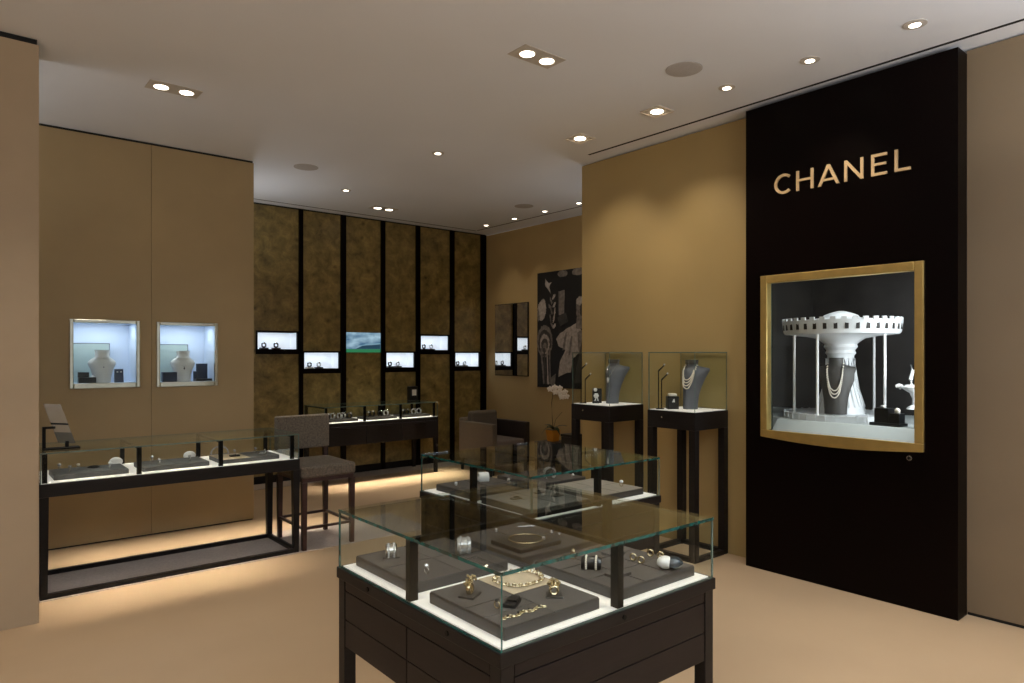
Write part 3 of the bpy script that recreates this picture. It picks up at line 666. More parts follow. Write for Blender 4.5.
# ------------------------------------------------------------------ island cases
def island_case(label, loc):
    t = thing('island_display_case', label, 'display case', loc, 0, 'square glass island cases')
    a, b = 0.4785, 0.485
    MB().box(-b, b, -b, b, 0.728, 0.768).build('top_frame', 'espresso', t, bevel=0.003)
    MB().box(-0.462, 0.462, -0.462, 0.462, 0.492, 0.7275).build('carcass', 'black', t)
    for sx in (-1, 1):
        for sy in (-1, 1):
            x0, x1 = sorted((sx*a, sx*(a-0.046))); y0, y1 = sorted((sy*a, sy*(a-0.046)))
            MB().box(x0, x1, y0, y1, 0, 0.7275).build('leg', 'espresso', t, bevel=0.002)
    g = 0.003; e = a-0.046-g
    def front(side, u0, u1, z0, z1, name):
        p0, p1 = 0.4625, 0.476
        m = MB()
        if side == '-x': m.box(-p1, -p0, u0, u1, z0, z1)
        elif side == '+x': m.box(p0, p1, u0, u1, z0, z1)
        elif side == '-y': m.box(u0, u1, -p1, -p0, z0, z1)
        else: m.box(u0, u1, p0, p1, z0, z1)
        m.build(name, 'espresso2', t, bevel=0.0015)
    for sd in ('-x', '+x', '-y', '+y'):
        front(sd, -e, e, 0.692, 0.7255, 'rail')
        spans = ((-e, -g), (g, e)) if sd in ('-x', '+x') else ((-e, e),)
        for u0, u1 in spans:
            front(sd, u0, u1, 0.587, 0.6885, 'drawer'); front(sd, u0, u1, 0.488, 0.5835, 'drawer')
    for sd in (0, 1, 2, 3):
        m = MB(); m.prism([(0.008*math.cos(2*PI*k/14), 0.748+0.008*math.sin(2*PI*k/14)) for k in range(14)], 'y', -b-0.004, -b+0.001); 
        if sd in (1, 3):
            for q in (-0.24, 0.24):
                mm = MB(); mm.v = list(m.v); mm.f = list(m.f); mm.m = list(m.m); mm.move((q, 0, 0)); mm.move((0, 0, 0), sd*PI/2); mm.build('lock', 'dark_metal', t)
        else:
            m.move((0, 0, 0), sd*PI/2); m.build('lock', 'dark_metal', t)
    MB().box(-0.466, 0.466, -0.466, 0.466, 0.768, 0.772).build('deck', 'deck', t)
    T = 0.006
    for q_, (nm, bx) in enumerate((('glass_side', (-a, -a+T, -a, a, 0.7685, 0.969)), ('glass_side', (a-T, a, -a, a, 0.7685, 0.969)), ('glass_side', (-a+T, a-T, -a, -a+T, 0.7685, 0.969)), ('glass_side', (-a+T, a-T, a-T, a, 0.7685, 0.969)))):
        MB().pane(*bx).build(nm, ['glass_case', 'edge' if q_ == 0 else 'edge_pale'], t)
    MB().box(-a-0.001, a+0.001, -a-0.001, a+0.001, 0.9695, 0.980, [0, 0, 1, 0, 0, 1]).build('glass_top', ['glass_case', 'edge'], t)
    i = a-T-0.001
    for bx in ((-i, -i+0.030, -0.013, 0.013), (i-0.030, i, -0.013, 0.013), (-0.013, 0.013, -i, -i+0.030), (-0.013, 0.013, i-0.030, i)):
        MB().box(*bx, 0.772, 0.969).build('post', 'dark_metal', t)
    MB().box(-i+0.030, i-0.030, -0.011, 0.011, 0.955, 0.969).build('beam', 'dark_metal', t)
    MB().box(-0.011, 0.011, -i+0.030, -0.011, 0.955, 0.969).build('beam', 'dark_metal', t)
    MB().box(-0.011, 0.011, 0.011, i-0.030, 0.955, 0.969).build('beam', 'dark_metal', t)
    return t
A = (1.598, 1.873); B = (2.587, 2.882)
island_case('square dark-wood glass case with gold jewellery, in front of the other glass island', (*A, 0))
island_case('square dark-wood glass case set diagonally behind the island with gold jewellery', (*B, 0))
ZD = 0.7725; TH = 0.034; ZT = ZD+TH+0.0025
def display_tray(label, x, y, w, d, z, pads, m='tray', h=TH, group='jewellery trays', pm='pad', rz=0):
    t = thing('jewellery_tray', label, 'jewellery tray', (x, y, z), rz, group)
    MB().box(-w/2, w/2, -d/2, d/2, 0, h).build('base', m, t, bevel=0.003)
    for u0, u1, v0, v1, mm in pads:
        g = 0.0025
        MB().box(-w/2+u0*w+g, -w/2+u1*w-g, -d/2+v0*d+g, -d/2+v1*d-g, h, h+0.0025).build('pad', mm or pm, t, bevel=0.001)
    return t
P9 = [(i/3, (i+1)/3, j/3, (j+1)/3, None) for i in range(3) for j in range(3)]
P4 = [(i/2, (i+1)/2, j/2, (j+1)/2, None) for i in range(2) for j in range(2)]
PF = [(0, .5, .5, 1, None), (.5, 1, 0, .5, None), (.5, 1, .5, 1, 'beige_pad'), (0, .5, .25, .5, None), (0, .5, 0, .25, None)]
o = 0.2235
display_tray('brown tray with a beige pad at the near corner of the front island', A[0]-o-0.02, A[1]-o-0.025, 0.375, 0.375, ZD, PF)
display_tray('brown tray with crystal cuffs in the front island, nearest the long counter', A[0]-o-0.008, A[1]+o+0.012, 0.40, 0.40, ZD, P4, group='jewellery trays in the front island')
display_tray('brown tray with gold hoops and a blue and white cuff in the front island', A[0]+o+0.010, A[1]-o-0.010, 0.40, 0.40, ZD, P9, group='jewellery trays in the front island')
display_tray('brown tray with a thin collar necklace in the front island', A[0]+o+0.002, A[1]+o+0.002, 0.41, 0.41, ZD, [(0, .4, 0, 1, None), (.4, 1, .5, 1, None), (.4, 1, 0, .5, None)], group='jewellery trays in the front island')
display_tray('grey tray with three dark rings at the near corner of the rear island', B[0]-o-0.004, B[1]-o-0.004, 0.40, 0.40, ZD, P4, pm='grey_pad', group='jewellery trays in the rear island')
display_tray('brown tray with a white cuff in the rear island, toward the armchair', B[0]-o, B[1]+o, 0.385, 0.385, ZD, P4, group='jewellery trays in the rear island')
display_tray('grey-brown tray with a single ring in the rear island, toward the pedestals', B[0]+o, B[1]-o, 0.385, 0.385, ZD, P4, pm='stone_pad', group='jewellery trays in the rear island')
display_tray('dark tray with a white cuff in the far quarter of the rear island', B[0]+o, B[1]+o, 0.385, 0.385, ZD, P4, group='jewellery trays in the rear island')

# --- jewellery builders
def ring_item(label, x, y, z, m='silver', stone='crystal', r=0.010, s=0.007, group=None, rz=0, name='ring'):
    t = thing(name, label, 'ring', (x, y, z), rz, group)
    MB().ring((0, 0, r), r, 0.0022, (1, 0.2, 0), 20, 8).build('band', m, t, smooth=True)
    MB().ball((0, 0, 2*r+s*0.6), s, s, s*0.8, n=8).build('stone', stone, t)
    return t
def sculpted_ring(label, x, y, z, rz, m='gold', base='tray', k=1.0):
    t = thing('sculpted_ring', label, 'ring', (x, y, z), rz)
    MB().box(-0.035*k, 0.035*k, -0.028*k, 0.028*k, 0, 0.006).build('stand', base, t, bevel=0.001)
    b = MB().ring((0, 0, 0.006+0.018*k), 0.016*k, 0.006*k, (0, 1, 0), 20, 8, ex=1.5)
    rnd = random.Random(int(x*1000))
    for i in range(9):
        a = R(20+140*i/8); rr = 0.022*k
        b.tube([(rr*0.8*math.cos(a), rnd.uniform(-.010, .010)*k, 0.010+0.020*k+rr*0.7*math.sin(a)), (rr*1.15*math.cos(a)+rnd.uniform(-.004, .004), rnd.uniform(-.014, .014)*k, 0.014+0.024*k+rr*1.25*math.sin(a))], [0.005*k, 0.0032*k], 7)
        b.ball((rr*1.15*math.cos(a), rnd.uniform(-.012, .012)*k, 0.014+0.026*k+rr*1.2*math.sin(a)), 0.0055*k, n=7)
    b.build('ring_body', m, t, smooth=True)
    return t
def chain_links(pts, m, r=0.006, w=0.0018):
    mb = MB()
    for i, p in enumerate(pts):
        q = pts[min(i+1, len(pts)-1)] if i < len(pts)-1 else pts[i-1]
        d = Vector(q)-Vector(p); d.normalize()
        n = Vector((0, 0, 1)) if i % 2 == 0 else Vector((-d.y, d.x, 0.6))
        mb.ring(p, r, w, n, 10, 6)
    return mb
def cuff(label, x, y, z, rz, m, r=0.03, w=0.010, th=0.004, name='cuff_bracelet', stand=None, tilt=0.0):
    """an open band standing on its edge ends, axis along local x"""
    t = thing(name, label, 'bracelet', (x, y, z), rz)
    rows = []
    for k in range(27):
        a = R(-50+280*k/26); ca, sa = math.cos(a), math.sin(a)
        row = []
        for dx, dr in ((-w, 0), (-w*0.8, th), (w*0.8, th), (w, 0), (w*0.8, -th*0.4), (-w*0.8, -th*0.4)):
            row.append((dx+tilt*(sa+1)*r, (r+dr)*ca, r*0.80+(r+dr)*sa*0.98+0.001))
        rows.append(row)
    MB().grid(rows, closed=True).build('band', m if isinstance(m, str) else m[0], t, smooth=True)
    if not isinstance(m, str):
        b = MB()
        for k in range(15):
            a = R(-30+240*k/14)
            for dx in (-w*0.5, w*0.5): b.ball((dx+tilt*(math.sin(a)+1)*r, (r+th)*math.cos(a), r*0.80+(r+th)*math.sin(a)*0.98), 0.0045, n=6)
        b.build('stones', m[1], t)
    if stand: MB().box(-0.03, 0.03, -0.025, 0.025, -0.0005, 0.004).build('stand', stand, t)
    return t
def hoop(label, x, y, z, rz, group, m='gold', r=0.011):
    t = thing('hoop_earring', label, 'earring', (x, y, z), rz, group)
    MB().ring((0, 0, r+0.003), r, 0.0032, (1, 0, 0), 20, 8).build('hoop', m, t, smooth=True)
    MB().ball((0, -r*0.5, 2*r+0.002), 0.0032, n=7).build('bead', 'pearl', t, smooth=True)
def stud(label, x, y, z, group=None, m='crystal', r=0.006):
    t = thing('stud_earring', label, 'earring', (x, y, z), 0, group)
    MB().ball((0, 0, r), r, n=10).build('stone', m, t, smooth=True)
    MB().ring((0, 0, 0.0015), r*0.8, 0.0015, n=12, k=6).build('setting', 'silver', t, smooth=True)

# front island, front tray
sculpted_ring('sculpted gold ring on a dark stand, by the glass corner post of the front island', 1.243, 1.700, ZT, R(30), k=0.9)
sculpted_ring('sculpted gold and stone ring on a dark stand, beside the gold chain bracelet', 1.438, 1.530, ZT, R(-40), k=0.75)
t = thing('chain_necklace', 'chunky gold chain necklace on the beige pad', 'necklace', (1.455, 1.715, ZT+0.002))
pts = [(0.082*math.cos(a)*(1+0.06*math.sin(3*a)), 0.072*math.sin(a)*(1+0.08*math.cos(2*a)), 0.005+0.001*(k % 2)) for k, a in enumerate([R(-150+360*k/40) for k in range(41)])]
chain_links(pts, 'gold', 0.0075, 0.0018).build('links', 'gold', t, smooth=True)
bd = MB()
for k in range(0, 40, 4): bd.ball(pts[k], 0.0045, n=7)
bd.build('beads', 'pearl', t, smooth=True)
t = thing('chain_bracelet', 'thin gold chain bracelet laid straight along the front tray', 'bracelet', (1.275, 1.480, ZT))
chain_links([(-0.075+0.15*k/18, 0.006*math.sin(k*0.9), 0.005) for k in range(19)], 'gold', 0.006, 0.0018).build('links', 'gold', t, smooth=True)
bd = MB()
for k in range(4): bd.ball((-0.06+0.04*k, 0.004, 0.009), 0.0045, n=7)
bd.build('beads', 'jet', t, smooth=True)
t = thing('ring_box', 'small flat black case lying open on the front tray', 'ring box', (1.295, 1.560, ZT), R(35))
MB().box(-0.032, 0.032, -0.02, 0.02, 0, 0.012).build('base', 'jet', t, bevel=0.002); MB().box(-0.012, 0.030, -0.018, 0.012, 0.012, 0.018).build('lid', 'jet', t, bevel=0.001)
ring_item('dark-stoned ring lying beside the small flat black case', 1.243, 1.566, ZT, 'gold', 'jet')
# front island, tray nearest the counter
cuff('wide silver crystal cuff bracelet standing on the front island tray near the corner', 1.262, 2.215, ZT, R(-28), ('silver', 'crystal'), 0.024, 0.020, stand='tray')
cuff('broad sparkling crystal cuff by the middle of the front island', 1.497, 2.085, ZT, R(-35), ('crystal', 'crystal'), 0.030, 0.026)
ring_item('small silver solitaire ring between the two crystal cuffs and the dark post', 1.256, 1.968, ZT, 'silver', 'crystal', 0.011, 0.009)
# front island, collar tray
MBp = tag(MB().box(-0.105, 0.105, -0.09, 0.09, 0, 0.016).build('raised_pad', 'tray', loc=(1.752, 2.025, ZT), bevel=0.003), 'raised dark pad under the thin collar necklace', 'display pad')
t = thing('collar_necklace', 'thin gold collar necklace with a crystal clasp on the raised pad', 'necklace', (1.757, 2.03, ZT+0.016))
MB().ring((0, 0, 0.003), 0.068, 0.0024, n=48, k=8).build('hoop', 'gold', t, smooth=True); MB().ball((0.05, -0.047, 0.007), 0.008, n=9).build('clasp', 'crystal', t)
stud('single white stud earring behind the collar necklace, nearest the dark beam', 1.776, 2.243, ZT, r=0.008)
t = thing('bar_pin', 'slim silver bar pin with a crystal end behind the collar necklace', 'brooch', (1.955, 2.205, ZT), R(150))
MB().tube([(0, 0, 0.004), (0.07, 0, 0.004)], 0.0016, 6).build('bar', 'silver', t); MB().ball((0, 0, 0.006), 0.006, n=8).build('stone', 'crystal', t)
stud('crystal stud earring of the pair beside the collar necklace', 1.946, 2.085, ZT, 'stud pair by the collar', r=0.0085)
stud('crystal stud earring of the pair beside the collar necklace', 1.956, 2.048, ZT, 'stud pair by the collar', r=0.0085)
# front island, tray by the pedestals
ring_item('gold ring with a round top at the edge of the hoop earring tray', 1.757, 1.768, ZT, 'gold', 'gold', 0.012, 0.009)
cuff('black cuff bracelet patterned with white links on the hoop earring tray', 1.728, 1.650, ZT, R(-50), ('jet', 'pearl'), 0.021, 0.034)
for i, (x, y, l) in enumerate([(1.905, 1.612, 'gold hoop earring of the pair nearer the black and white cuff'), (1.900, 1.572, 'gold hoop earring of the pair nearer the black and white cuff'), (1.993, 1.605, 'gold hoop earring of the pair near the glass wall'), (1.998, 1.562, 'gold hoop earring of the pair near the glass wall')]):
    hoop(l, x, y, ZT, R(20), 'hoop pair near the cuff' if i < 2 else 'hoop pair near the glass')
t = thing('enamel_cuff', 'rounded white and dark blue enamel cuff bracelet', 'bracelet', (1.935, 1.472, ZT), R(-20))
MB().ball((-0.016, 0.005, 0.022), 0.030, 0.028, 0.022, n=20).build('white_half', 'white', t, smooth=True); MB().ball((0.010, -0.006, 0.0205), 0.034, 0.029, 0.0215, n=20).build('blue_half', 'blue_enamel', t, smooth=True)
t = thing('ring_card', 'small dark card with a silver ring, on the hoop earring tray behind the post', 'display card', (1.915, 1.716, ZT)); MB().box(-0.035, 0.035, -0.028, 0.028, 0, 0.008).build('card', 'greytray', t, bevel=0.001)
MB().ring((0, 0, 0.011), 0.009, 0.002, (0, 0, 1), 16, 6).build('ring', 'silver', t)
t = thing('ring_card', 'small grey card with a silver ring at the near edge of the hoop earring tray', 'display card', (1.742, 1.540, ZT)); MB().box(-0.04, 0.04, -0.025, 0.025, 0, 0.010).build('card', 'pad', t, bevel=0.001)
MB().ring((0, 0, 0.013), 0.009, 0.002, (0, 0, 1), 16, 6).ball((0.01, 0, 0.016), 0.005, n=7).build('ring', 'crystal', t)
# rear island
stud('white stud earring at the outer corner of the rear island tray', 2.234, 3.19, ZT, r=0.012)
cuff('wide white cuff bracelet on the rear island tray toward the armchair', 2.43, 3.19, ZT, R(-25), 'white', 0.028, 0.030)
stud('small silver stud earring near the dark post of the rear island', 2.24, 3.055, ZT, r=0.007)
ring_item('silver ring with a large crystal in the rear island behind the dark rings', 2.485, 3.025, ZT, 'silver', 'crystal', 0.011, 0.010)
for x, y, l in ((2.262, 2.69, 'flat dark ring nearest the corner post of the rear island'), (2.457, 2.73, 'flat dark ring in the middle of the grey rear island tray'), (2.475, 2.605, 'flat dark ring by the lit front edge of the rear island')):
    t = thing('dark_ring', l, 'ring', (x, y, ZT)); MB().box(-0.03, 0.03, -0.014, 0.014, 0, 0.006).build('card', 'jet', t); MB().ring((0, 0, 0.010), 0.012, 0.004, (0.2, 0.3, 1), 16, 6).build('band', 'jet', t, smooth=True)
for x, y, l in ((2.481, 2.868, 'small white ring cushion in the rear island, nearer the long counter'), (2.578, 2.79, 'small white ring cushion in the rear island, nearer the pedestals')):
    tag(MB().ball((0, 0, 0.012), 0.026, 0.019, 0.012, n=14).build('ring_cushion', 'white', loc=(x, y, ZD), smooth=True), l, 'cushion', 'white ring cushions')
ring_item('gold ring with a white stone on a dark card in the rear island', 2.935, 2.57, ZT, 'gold', 'white', 0.010, 0.012)
cuff('slim white cuff bracelet in the far quarter of the rear island', 2.80, 3.02, ZT, R(70), 'white', 0.034, 0.018)
stud('tiny white stud earring in the far quarter of the rear island', 2.96, 2.98, ZT, r=0.008)

# ------------------------------------------------------------------ wall counters
def counter(name, label, cx, cy, z, W, D, apron, kind):
    t = thing(name, label, 'display counter', (cx, cy, z), 0, 'long glass-topped counters')
    a, b = W/2, D/2; zt = 0.735-z; g1 = 0.932-z
    MB().box(-a, a, -b, b, zt-apron, zt).build('apron', 'espresso', t, bevel=0.003)
    for sx in (-1, 1):
        for sy in (-1, 1):
            MB().frustum(sx*(a-0.026), sy*(b-0.026), 0, zt-apron, 0.020, 0.020, 0.026, 0.026).build('leg', 'espresso', t)
    if kind == 1:
        for sy in (-1, 1): MB().box(-a+0.046, a-0.046, sy*(b-0.026)-0.016, sy*(b-0.026)+0.016, 0, 0.03).build('stretcher', 'espresso', t)
        for sx in (-1, 1): MB().box(sx*(a-0.026)-0.016, sx*(a-0.026)+0.016, -b+0.046, b-0.046, 0, 0.03).build('stretcher', 'espresso', t)
    else:
        for k in range(3):
            x0 = -a+0.03+k*(W-0.06)/3; x1 = x0+(W-0.06)/3
            d = MB().box(x0+0.003, x1-0.003, -b-0.008, -b+0.001, zt-apron+0.01, zt-0.045).build('drawer', 'espresso', t, bevel=0.002)
            MB().box((x0+x1)/2-0.09, (x0+x1)/2+0.09, -b-0.016, -b-0.008, zt-0.075, zt-0.068).build('pull', 'dark_metal', d)
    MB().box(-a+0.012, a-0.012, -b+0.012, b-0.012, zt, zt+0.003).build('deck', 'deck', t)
    ga, gb, T = a-0.006, b-0.004, 0.006
    for bx in ((-ga, -ga+T, -gb, gb), (ga-T, ga, -gb, gb), (-ga+T, ga-T, -gb, -gb+T), (-ga+T, ga-T, gb-T, gb)):
        MB().pane(*bx, zt+0.0005, g1-0.009).build('glass_side', ['glass_case', 'edge_pale'], t)
    MB().pane(-ga-0.001, ga+0.001, -gb-0.001, gb+0.001, g1-0.0085, g1).build('glass_top', ['glass_case', 'edge_pale'], t)
    for k in range(4):
        x = -ga+0.025+k*(2*ga-0.075)/3
        for y0, y1 in ((-gb+T+0.001, -gb+T+0.022), (gb-T-0.022, gb-T-0.001)): MB().box(x-0.014, x+0.014, y0, y1, zt+0.003, g1-0.0095).build('post', 'dark_metal', t)
        MB().box(x-0.010, x+0.010, -gb+T+0.022, gb-T-0.022, g1-0.022, g1-0.0095).build('beam', 'dark_metal', t)
    return t
counter('display_counter', 'long glass-topped counter on open dark legs against the taupe niche wall', 1.297, 5.495, 0.0045, 1.69, 0.62, 0.085, 1)
counter('display_counter', 'glass-topped counter with drawers and watches in front of the burl wood wall', 4.225, 7.88, 0.0045, 1.60, 0.60, 0.275, 2)
ZC = 0.7385
display_tray('slate tray of rings in the long counter, nearest the pillar', 0.755, 5.43, 0.43, 0.30, ZC, P4, 'greytray', 0.030, 'slate trays in the long counter', 'greytray')
display_tray('slate tray of rings in the long counter, middle of its three trays', 1.275, 5.43, 0.44, 0.30, ZC, P4, 'greytray', 0.030, 'slate trays in the long counter', 'greytray')
display_tray('half beige tray in the long counter, at the bar stool end', 1.795, 5.43, 0.44, 0.30, ZC, [(0, .5, 0, 1, 'beige_pad'), (.5, 1, 0, 1, 'greytray')], 'greytray', 0.030, 'slate trays in the long counter', 'greytray')
ZR = ZC+0.0325
for x, y, st, l in ((0.595, 5.52, 'crystal', 'crystal ring alone near the pillar end of the long counter'), (0.64, 5.384, 'crystal', 'crystal ring at the front edge of the first slate tray'), (0.695, 5.445, 'pearl', 'pearl ring second along the first slate tray'),
                    (0.875, 5.398, 'white', 'white-stoned ring at the far end of the first slate tray'), (1.16, 5.505, 'crystal', 'crystal ring at the back of the middle slate tray'), (1.170, 5.335, 'crystal', 'crystal ring at the front of the middle slate tray'),
                    (1.386, 5.385, 'crystal', 'crystal ring near the end of the middle slate tray'), (1.905, 5.50, 'crystal', 'crystal ring at the back of the tray by the bar stool'), (1.925, 5.345, 'silver', 'plain silver ring at the front of the tray by the bar stool')):
    ring_item(l, x, y, ZR, 'silver', st, 0.014, 0.012, 'rings in the long counter')
for x, y, l in ((0.955, 5.66, 'white puffed jewellery cushion behind the first slate tray'), (1.455, 5.66, 'white puffed jewellery cushion behind the middle slate tray')):
    tag(MB().ball((0, 0, 0.035), 0.045, 0.03, 0.034, n=16).build('jewellery_cushion', 'white', loc=(x, y, ZC), smooth=True), l, 'cushion', 'puffed white cushions')
t = thing('ring_stand', 'dark stand with a crystal ring on the beige half of the tray', 'ring stand', (1.712, 5.40, ZR)); MB().box(-0.035, 0.035, -0.02, 0.02, 0, 0.012).build('base', 'jet', t, bevel=0.001)
ring_item('tall crystal ring on the dark stand of the beige tray', 1.712, 5.40, ZR+0.0125, 'silver', 'crystal', 0.013, 0.011)
t = thing('flat_bracelet', 'dark bracelet lying flat on the first slate tray', 'bracelet', (0.79, 5.49, ZR)); MB().ring((0, 0, 0.005), 0.035, 0.005, n=28, k=8).build('band', 'jet', t, smooth=True)
t = thing('crystal_collar', 'sparkling crystal collar standing at the back of the long counter', 'necklace', (1.67, 5.63, ZC)); 
mb = MB()
for k in range(23): a = R(-10+200*k/22); mb.ball((0.065*math.cos(a), 0.0, 0.025+0.052*math.sin(a)+0.012), 0.006, n=7)
mb.tube([(0.065*math.cos(R(a)), 0.004, 0.037+0.052*math.sin(R(a))) for a in range(-10, 191, 10)], 0.004, 6).box(-0.07, 0.07, -0.01, 0.02, 0, 0.03)
mb.build('collar', 'crystal', t, smooth=True)
t = thing('silver_bracelet', 'fine silver bracelet on the slate half of the bar stool end tray', 'bracelet', (1.93, 5.42, ZR)); MB().ring((0, 0, 0.003), 0.034, 0.003, n=28, k=6).build('band', 'silver', t, smooth=True)
# mirror on the long counter
t = thing('tabletop_mirror', 'tilted tabletop mirror on a black bracket standing on the long counter', 'mirror', (0.585, 5.36, 0.9325))
MB().box(-0.10, 0.105, -0.05, 0.03, 0, 0.010).build('foot', 'dark_metal', t, bevel=0.001)
MB().box(-0.10, -0.082, -0.012, 0.012, 0.010, 0.150).box(-0.082, -0.03, -0.012, 0.012, 0.135, 0.150).build('bracket', 'dark_metal', t)
gm = MB().box(-0.052, 0.052, -0.004, 0.004, 0.075, 0.272, 0).box(-0.052, 0.052, -0.004, 0.004, 0.0, 0.075, 2).box(-0.053, 0.053, -0.006, 0.006, 0.128, 0.140, 1)  # taupe, dark bar and olive paint the mirror's reflection
tl = R(-17)
gm.v = [(x*math.cos(tl)*0.97+z*math.sin(tl)+0.035, y+z*0.12, -x*math.sin(tl)*(-0.35)+z*math.cos(tl)+0.035) for x, y, z in gm.v]
gm.build('mirror_plate', ['plate', 'dark_metal', 'plate_olive'], t)
MB().box(0.025, 0.045, -0.012, 0.012, 0.01, 0.05).build('clip', 'dark_metal', t)
# watches in the far counter
for x, w, l in ((3.72, 0.40, 'first from the bar stool side'), (4.255, 0.42, 'between the other two'), (4.77, 0.40, 'nearest the armchair')):
    display_tray('dark watch tray in the far counter, ' + l, x, 7.83, w, 0.28, ZC, [(0, 1, 0, 1, 'tray')], 'tray', 0.024, 'watch trays in the far counter')
def cuff_watch(x, y, label, m):
    t = thing('watch', label, 'watch', (x, y, ZC+0.0265), R(25), 'watches in the far counter')
    rows = []
    for k in range(17):
        a = R(-60+300*k/16); rows.append([(dx, r_*math.cos(a), 0.034+r_*math.sin(a)*1.05) for dx, r_ in ((-0.014, 0.030), (0.014, 0.030), (0.014, 0.036), (-0.014, 0.036))])
    MB().grid(rows, closed=True).build('strap', m, t, smooth=True); MB().ball((0, -0.022, 0.062), 0.018, 0.012, 0.018, n=12).build('dial', 'silver', t, smooth=True)
n_ = 0
ordn = ['first', 'second', 'third', 'fourth', 'fifth']
for xs, place in (([3.58, 3.66, 3.74, 3.80, 3.87], 'first tray'), ([4.12, 4.20, 4.30, 4.40], 'middle tray'), ([4.62, 4.71, 4.80, 4.90], 'last tray')):
    for k, x in enumerate(xs):
        white = (place == 'first tray' and k in (1, 2, 3)) or (place == 'middle tray' and k == 3) or (place == 'last tray' and k in (2, 3))
        cuff_watch(x, 7.83+0.03*(k % 2), ('white' if white else 'black') + ' watch on the far counter, %s along the %s' % (ordn[k], place), 'white' if white else 'jet')
t = thing('small_clock', 'small black box with a pale square face standing on the far counter', 'clock', (4.93, 8.07, 0.9325))
MB().box(-0.065, 0.065, -0.04, 0.04, 0, 0.19).build('case', 'jet', t, bevel=0.006); MB().box(-0.033, 0.033, -0.043, -0.0395, 0.065, 0.145).build('face', 'white_warm', t)

# ------------------------------------------------------------------ pedestals
def pedestal(label, x0, x1, y0, y1):
    cx, cy = (x0+x1)/2, (y0+y1)/2; a, b = (x1-x0)/2, (y1-y0)/2
    t = thing('display_pedestal', label, 'display pedestal', (cx, cy, 0), 0, 'tall glass-topped pedestals')
    MB().box(-a, a, -b, b, 0.985, 1.12).build('apron', 'espresso', t, bevel=0.003)
    for sx in (-1, 1):
        for sy in (-1, 1):
            MB().box(*sorted((sx*a, sx*(a-0.055))), *sorted((sy*b, sy*(b-0.055))), 0, 0.985).build('leg', 'espresso', t, bevel=0.002)
    for s in (-1, 1):
        MB().box(-a+0.055, a-0.055, *sorted((s*b, s*(b-0.04))), 0, 0.035).build('bottom_rail', 'espresso', t)
        MB().box(*sorted((s*a, s*(a-0.04))), -b+0.055, b-0.055, 0, 0.035).build('bottom_rail', 'espresso', t)
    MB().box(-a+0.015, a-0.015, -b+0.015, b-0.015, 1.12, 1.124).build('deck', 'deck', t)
    T = 0.006; ga, gb = a-0.006, b-0.006
    for bx in ((-ga, -ga+T, -gb, gb), (ga-T, ga, -gb, gb), (-ga+T, ga-T, -gb, -gb+T), (-ga+T, ga-T, gb-T, gb)):
        MB().pane(*bx, 1.1205, 1.565).build('glass_side', ['glass_case', 'edge_pale'], t)
    MB().pane(-ga-0.001, ga+0.001, -gb-0.001, gb+0.001, 1.5655, 1.573).build('glass_top', ['glass_case', 'edge_pale'], t)
    MB().prism([(0.007*math.cos(2*PI*k/12)+0.08, 1.07+0.007*math.sin(2*PI*k/12)) for k in range(12)], 'x', -a-0.004, -a+0.001).build('lock', 'silver', t)
pedestal('tall dark pedestal with a glass box and pearl bust, next to the black panel', 4.272, 4.706, 3.025, 3.470)
pedestal('tall dark pedestal with a glass box and pendant bust, nearer the poster', 4.265, 4.706, 3.865, 4.315)
ZP = 1.1245
t = thing('jewellery_box', 'black cube jewellery box with a white flower on top beside the pearl bust', 'jewellery box', (4.425, 3.345, ZP), R(-42))
MB().box(-0.044, 0.044, -0.044, 0.044, 0, 0.10).build('cube', 'jet', t, bevel=0.003); MB().box(-0.032, 0.032, -0.03, 0.03, 0.10, 0.122).build('cushion', 'white_warm', t, bevel=0.006)
m = MB().prism([(-0.010, 0.055), (0.012, 0.055), (0.008, 0.082), (0.0, 0.078)], 'y', -0.048, -0.0445); m.build('emblem', 'white', t)
t = thing('brooch_display', 'black upright block with a white flower brooch beside the pendant bust', 'brooch display', (4.455, 4.19, ZP), R(-42))
MB().box(-0.035, 0.045, -0.02, 0.03, 0, 0.13).build('block', 'jet', t, bevel=0.003); MB().box(-0.04, 0.02, -0.06, -0.021, 0, 0.02).build('foot', 'jet', t, bevel=0.003)
def vflower(x, z, r, y=-0.026):
    mb = MB()
    for k in range(6): a = 2*PI*k/6; mb.ball((x+r*0.6*math.cos(a), y, z+r*0.6*math.sin(a)), r*0.5, r*0.3, r*0.5, n=8)
    return mb.ball((x, y-0.006, z), r*0.45, n=8)
vflower(-0.012, 0.118, 0.016).build('upper_flower', 'white', t, smooth=True); vflower(-0.005, 0.065, 0.022).build('lower_flower', 'white', t, smooth=True)
MB().tube([(-0.005, -0.026, 0.05), (-0.012, -0.028, 0.03), (-0.02, -0.03, 0.012)], 0.005, 6).tube([(0.005, -0.026, 0.05), (0.012, -0.028, 0.02)], 0.005, 6).build('ribbon', 'white', t, smooth=True)
def earring_tree(label, x, y, hs):
    t = thing('earring_stand', label, 'earring stand', (x, y, ZP), R(-45))
    MB().box(-0.03, 0.03, -0.02, 0.02, 0, 0.006).build('base', 'dark_metal', t)
    for dx, hgt in hs:
        MB().tube([(dx, 0, 0.006), (dx, 0, hgt)], 0.004, 8).tube([(dx, 0, hgt), (dx+0.045, 0, hgt+0.045)], [0.006, 0.005], 8).build('rod', 'dark_metal', t)
        MB().ball((dx+0.045, 0, hgt+0.05), 0.009, n=9).build('earring', 'crystal', t, smooth=True)
earring_tree('tall two-rod earring stand at the corner of the pearl bust pedestal', 4.335, 3.395, ((-0.012, 0.30), (0.012, 0.23)))
earring_tree('tall two-rod earring stand at the corner of the pendant bust pedestal', 4.335, 4.24, ((-0.016, 0.30), (0.02, 0.21)))
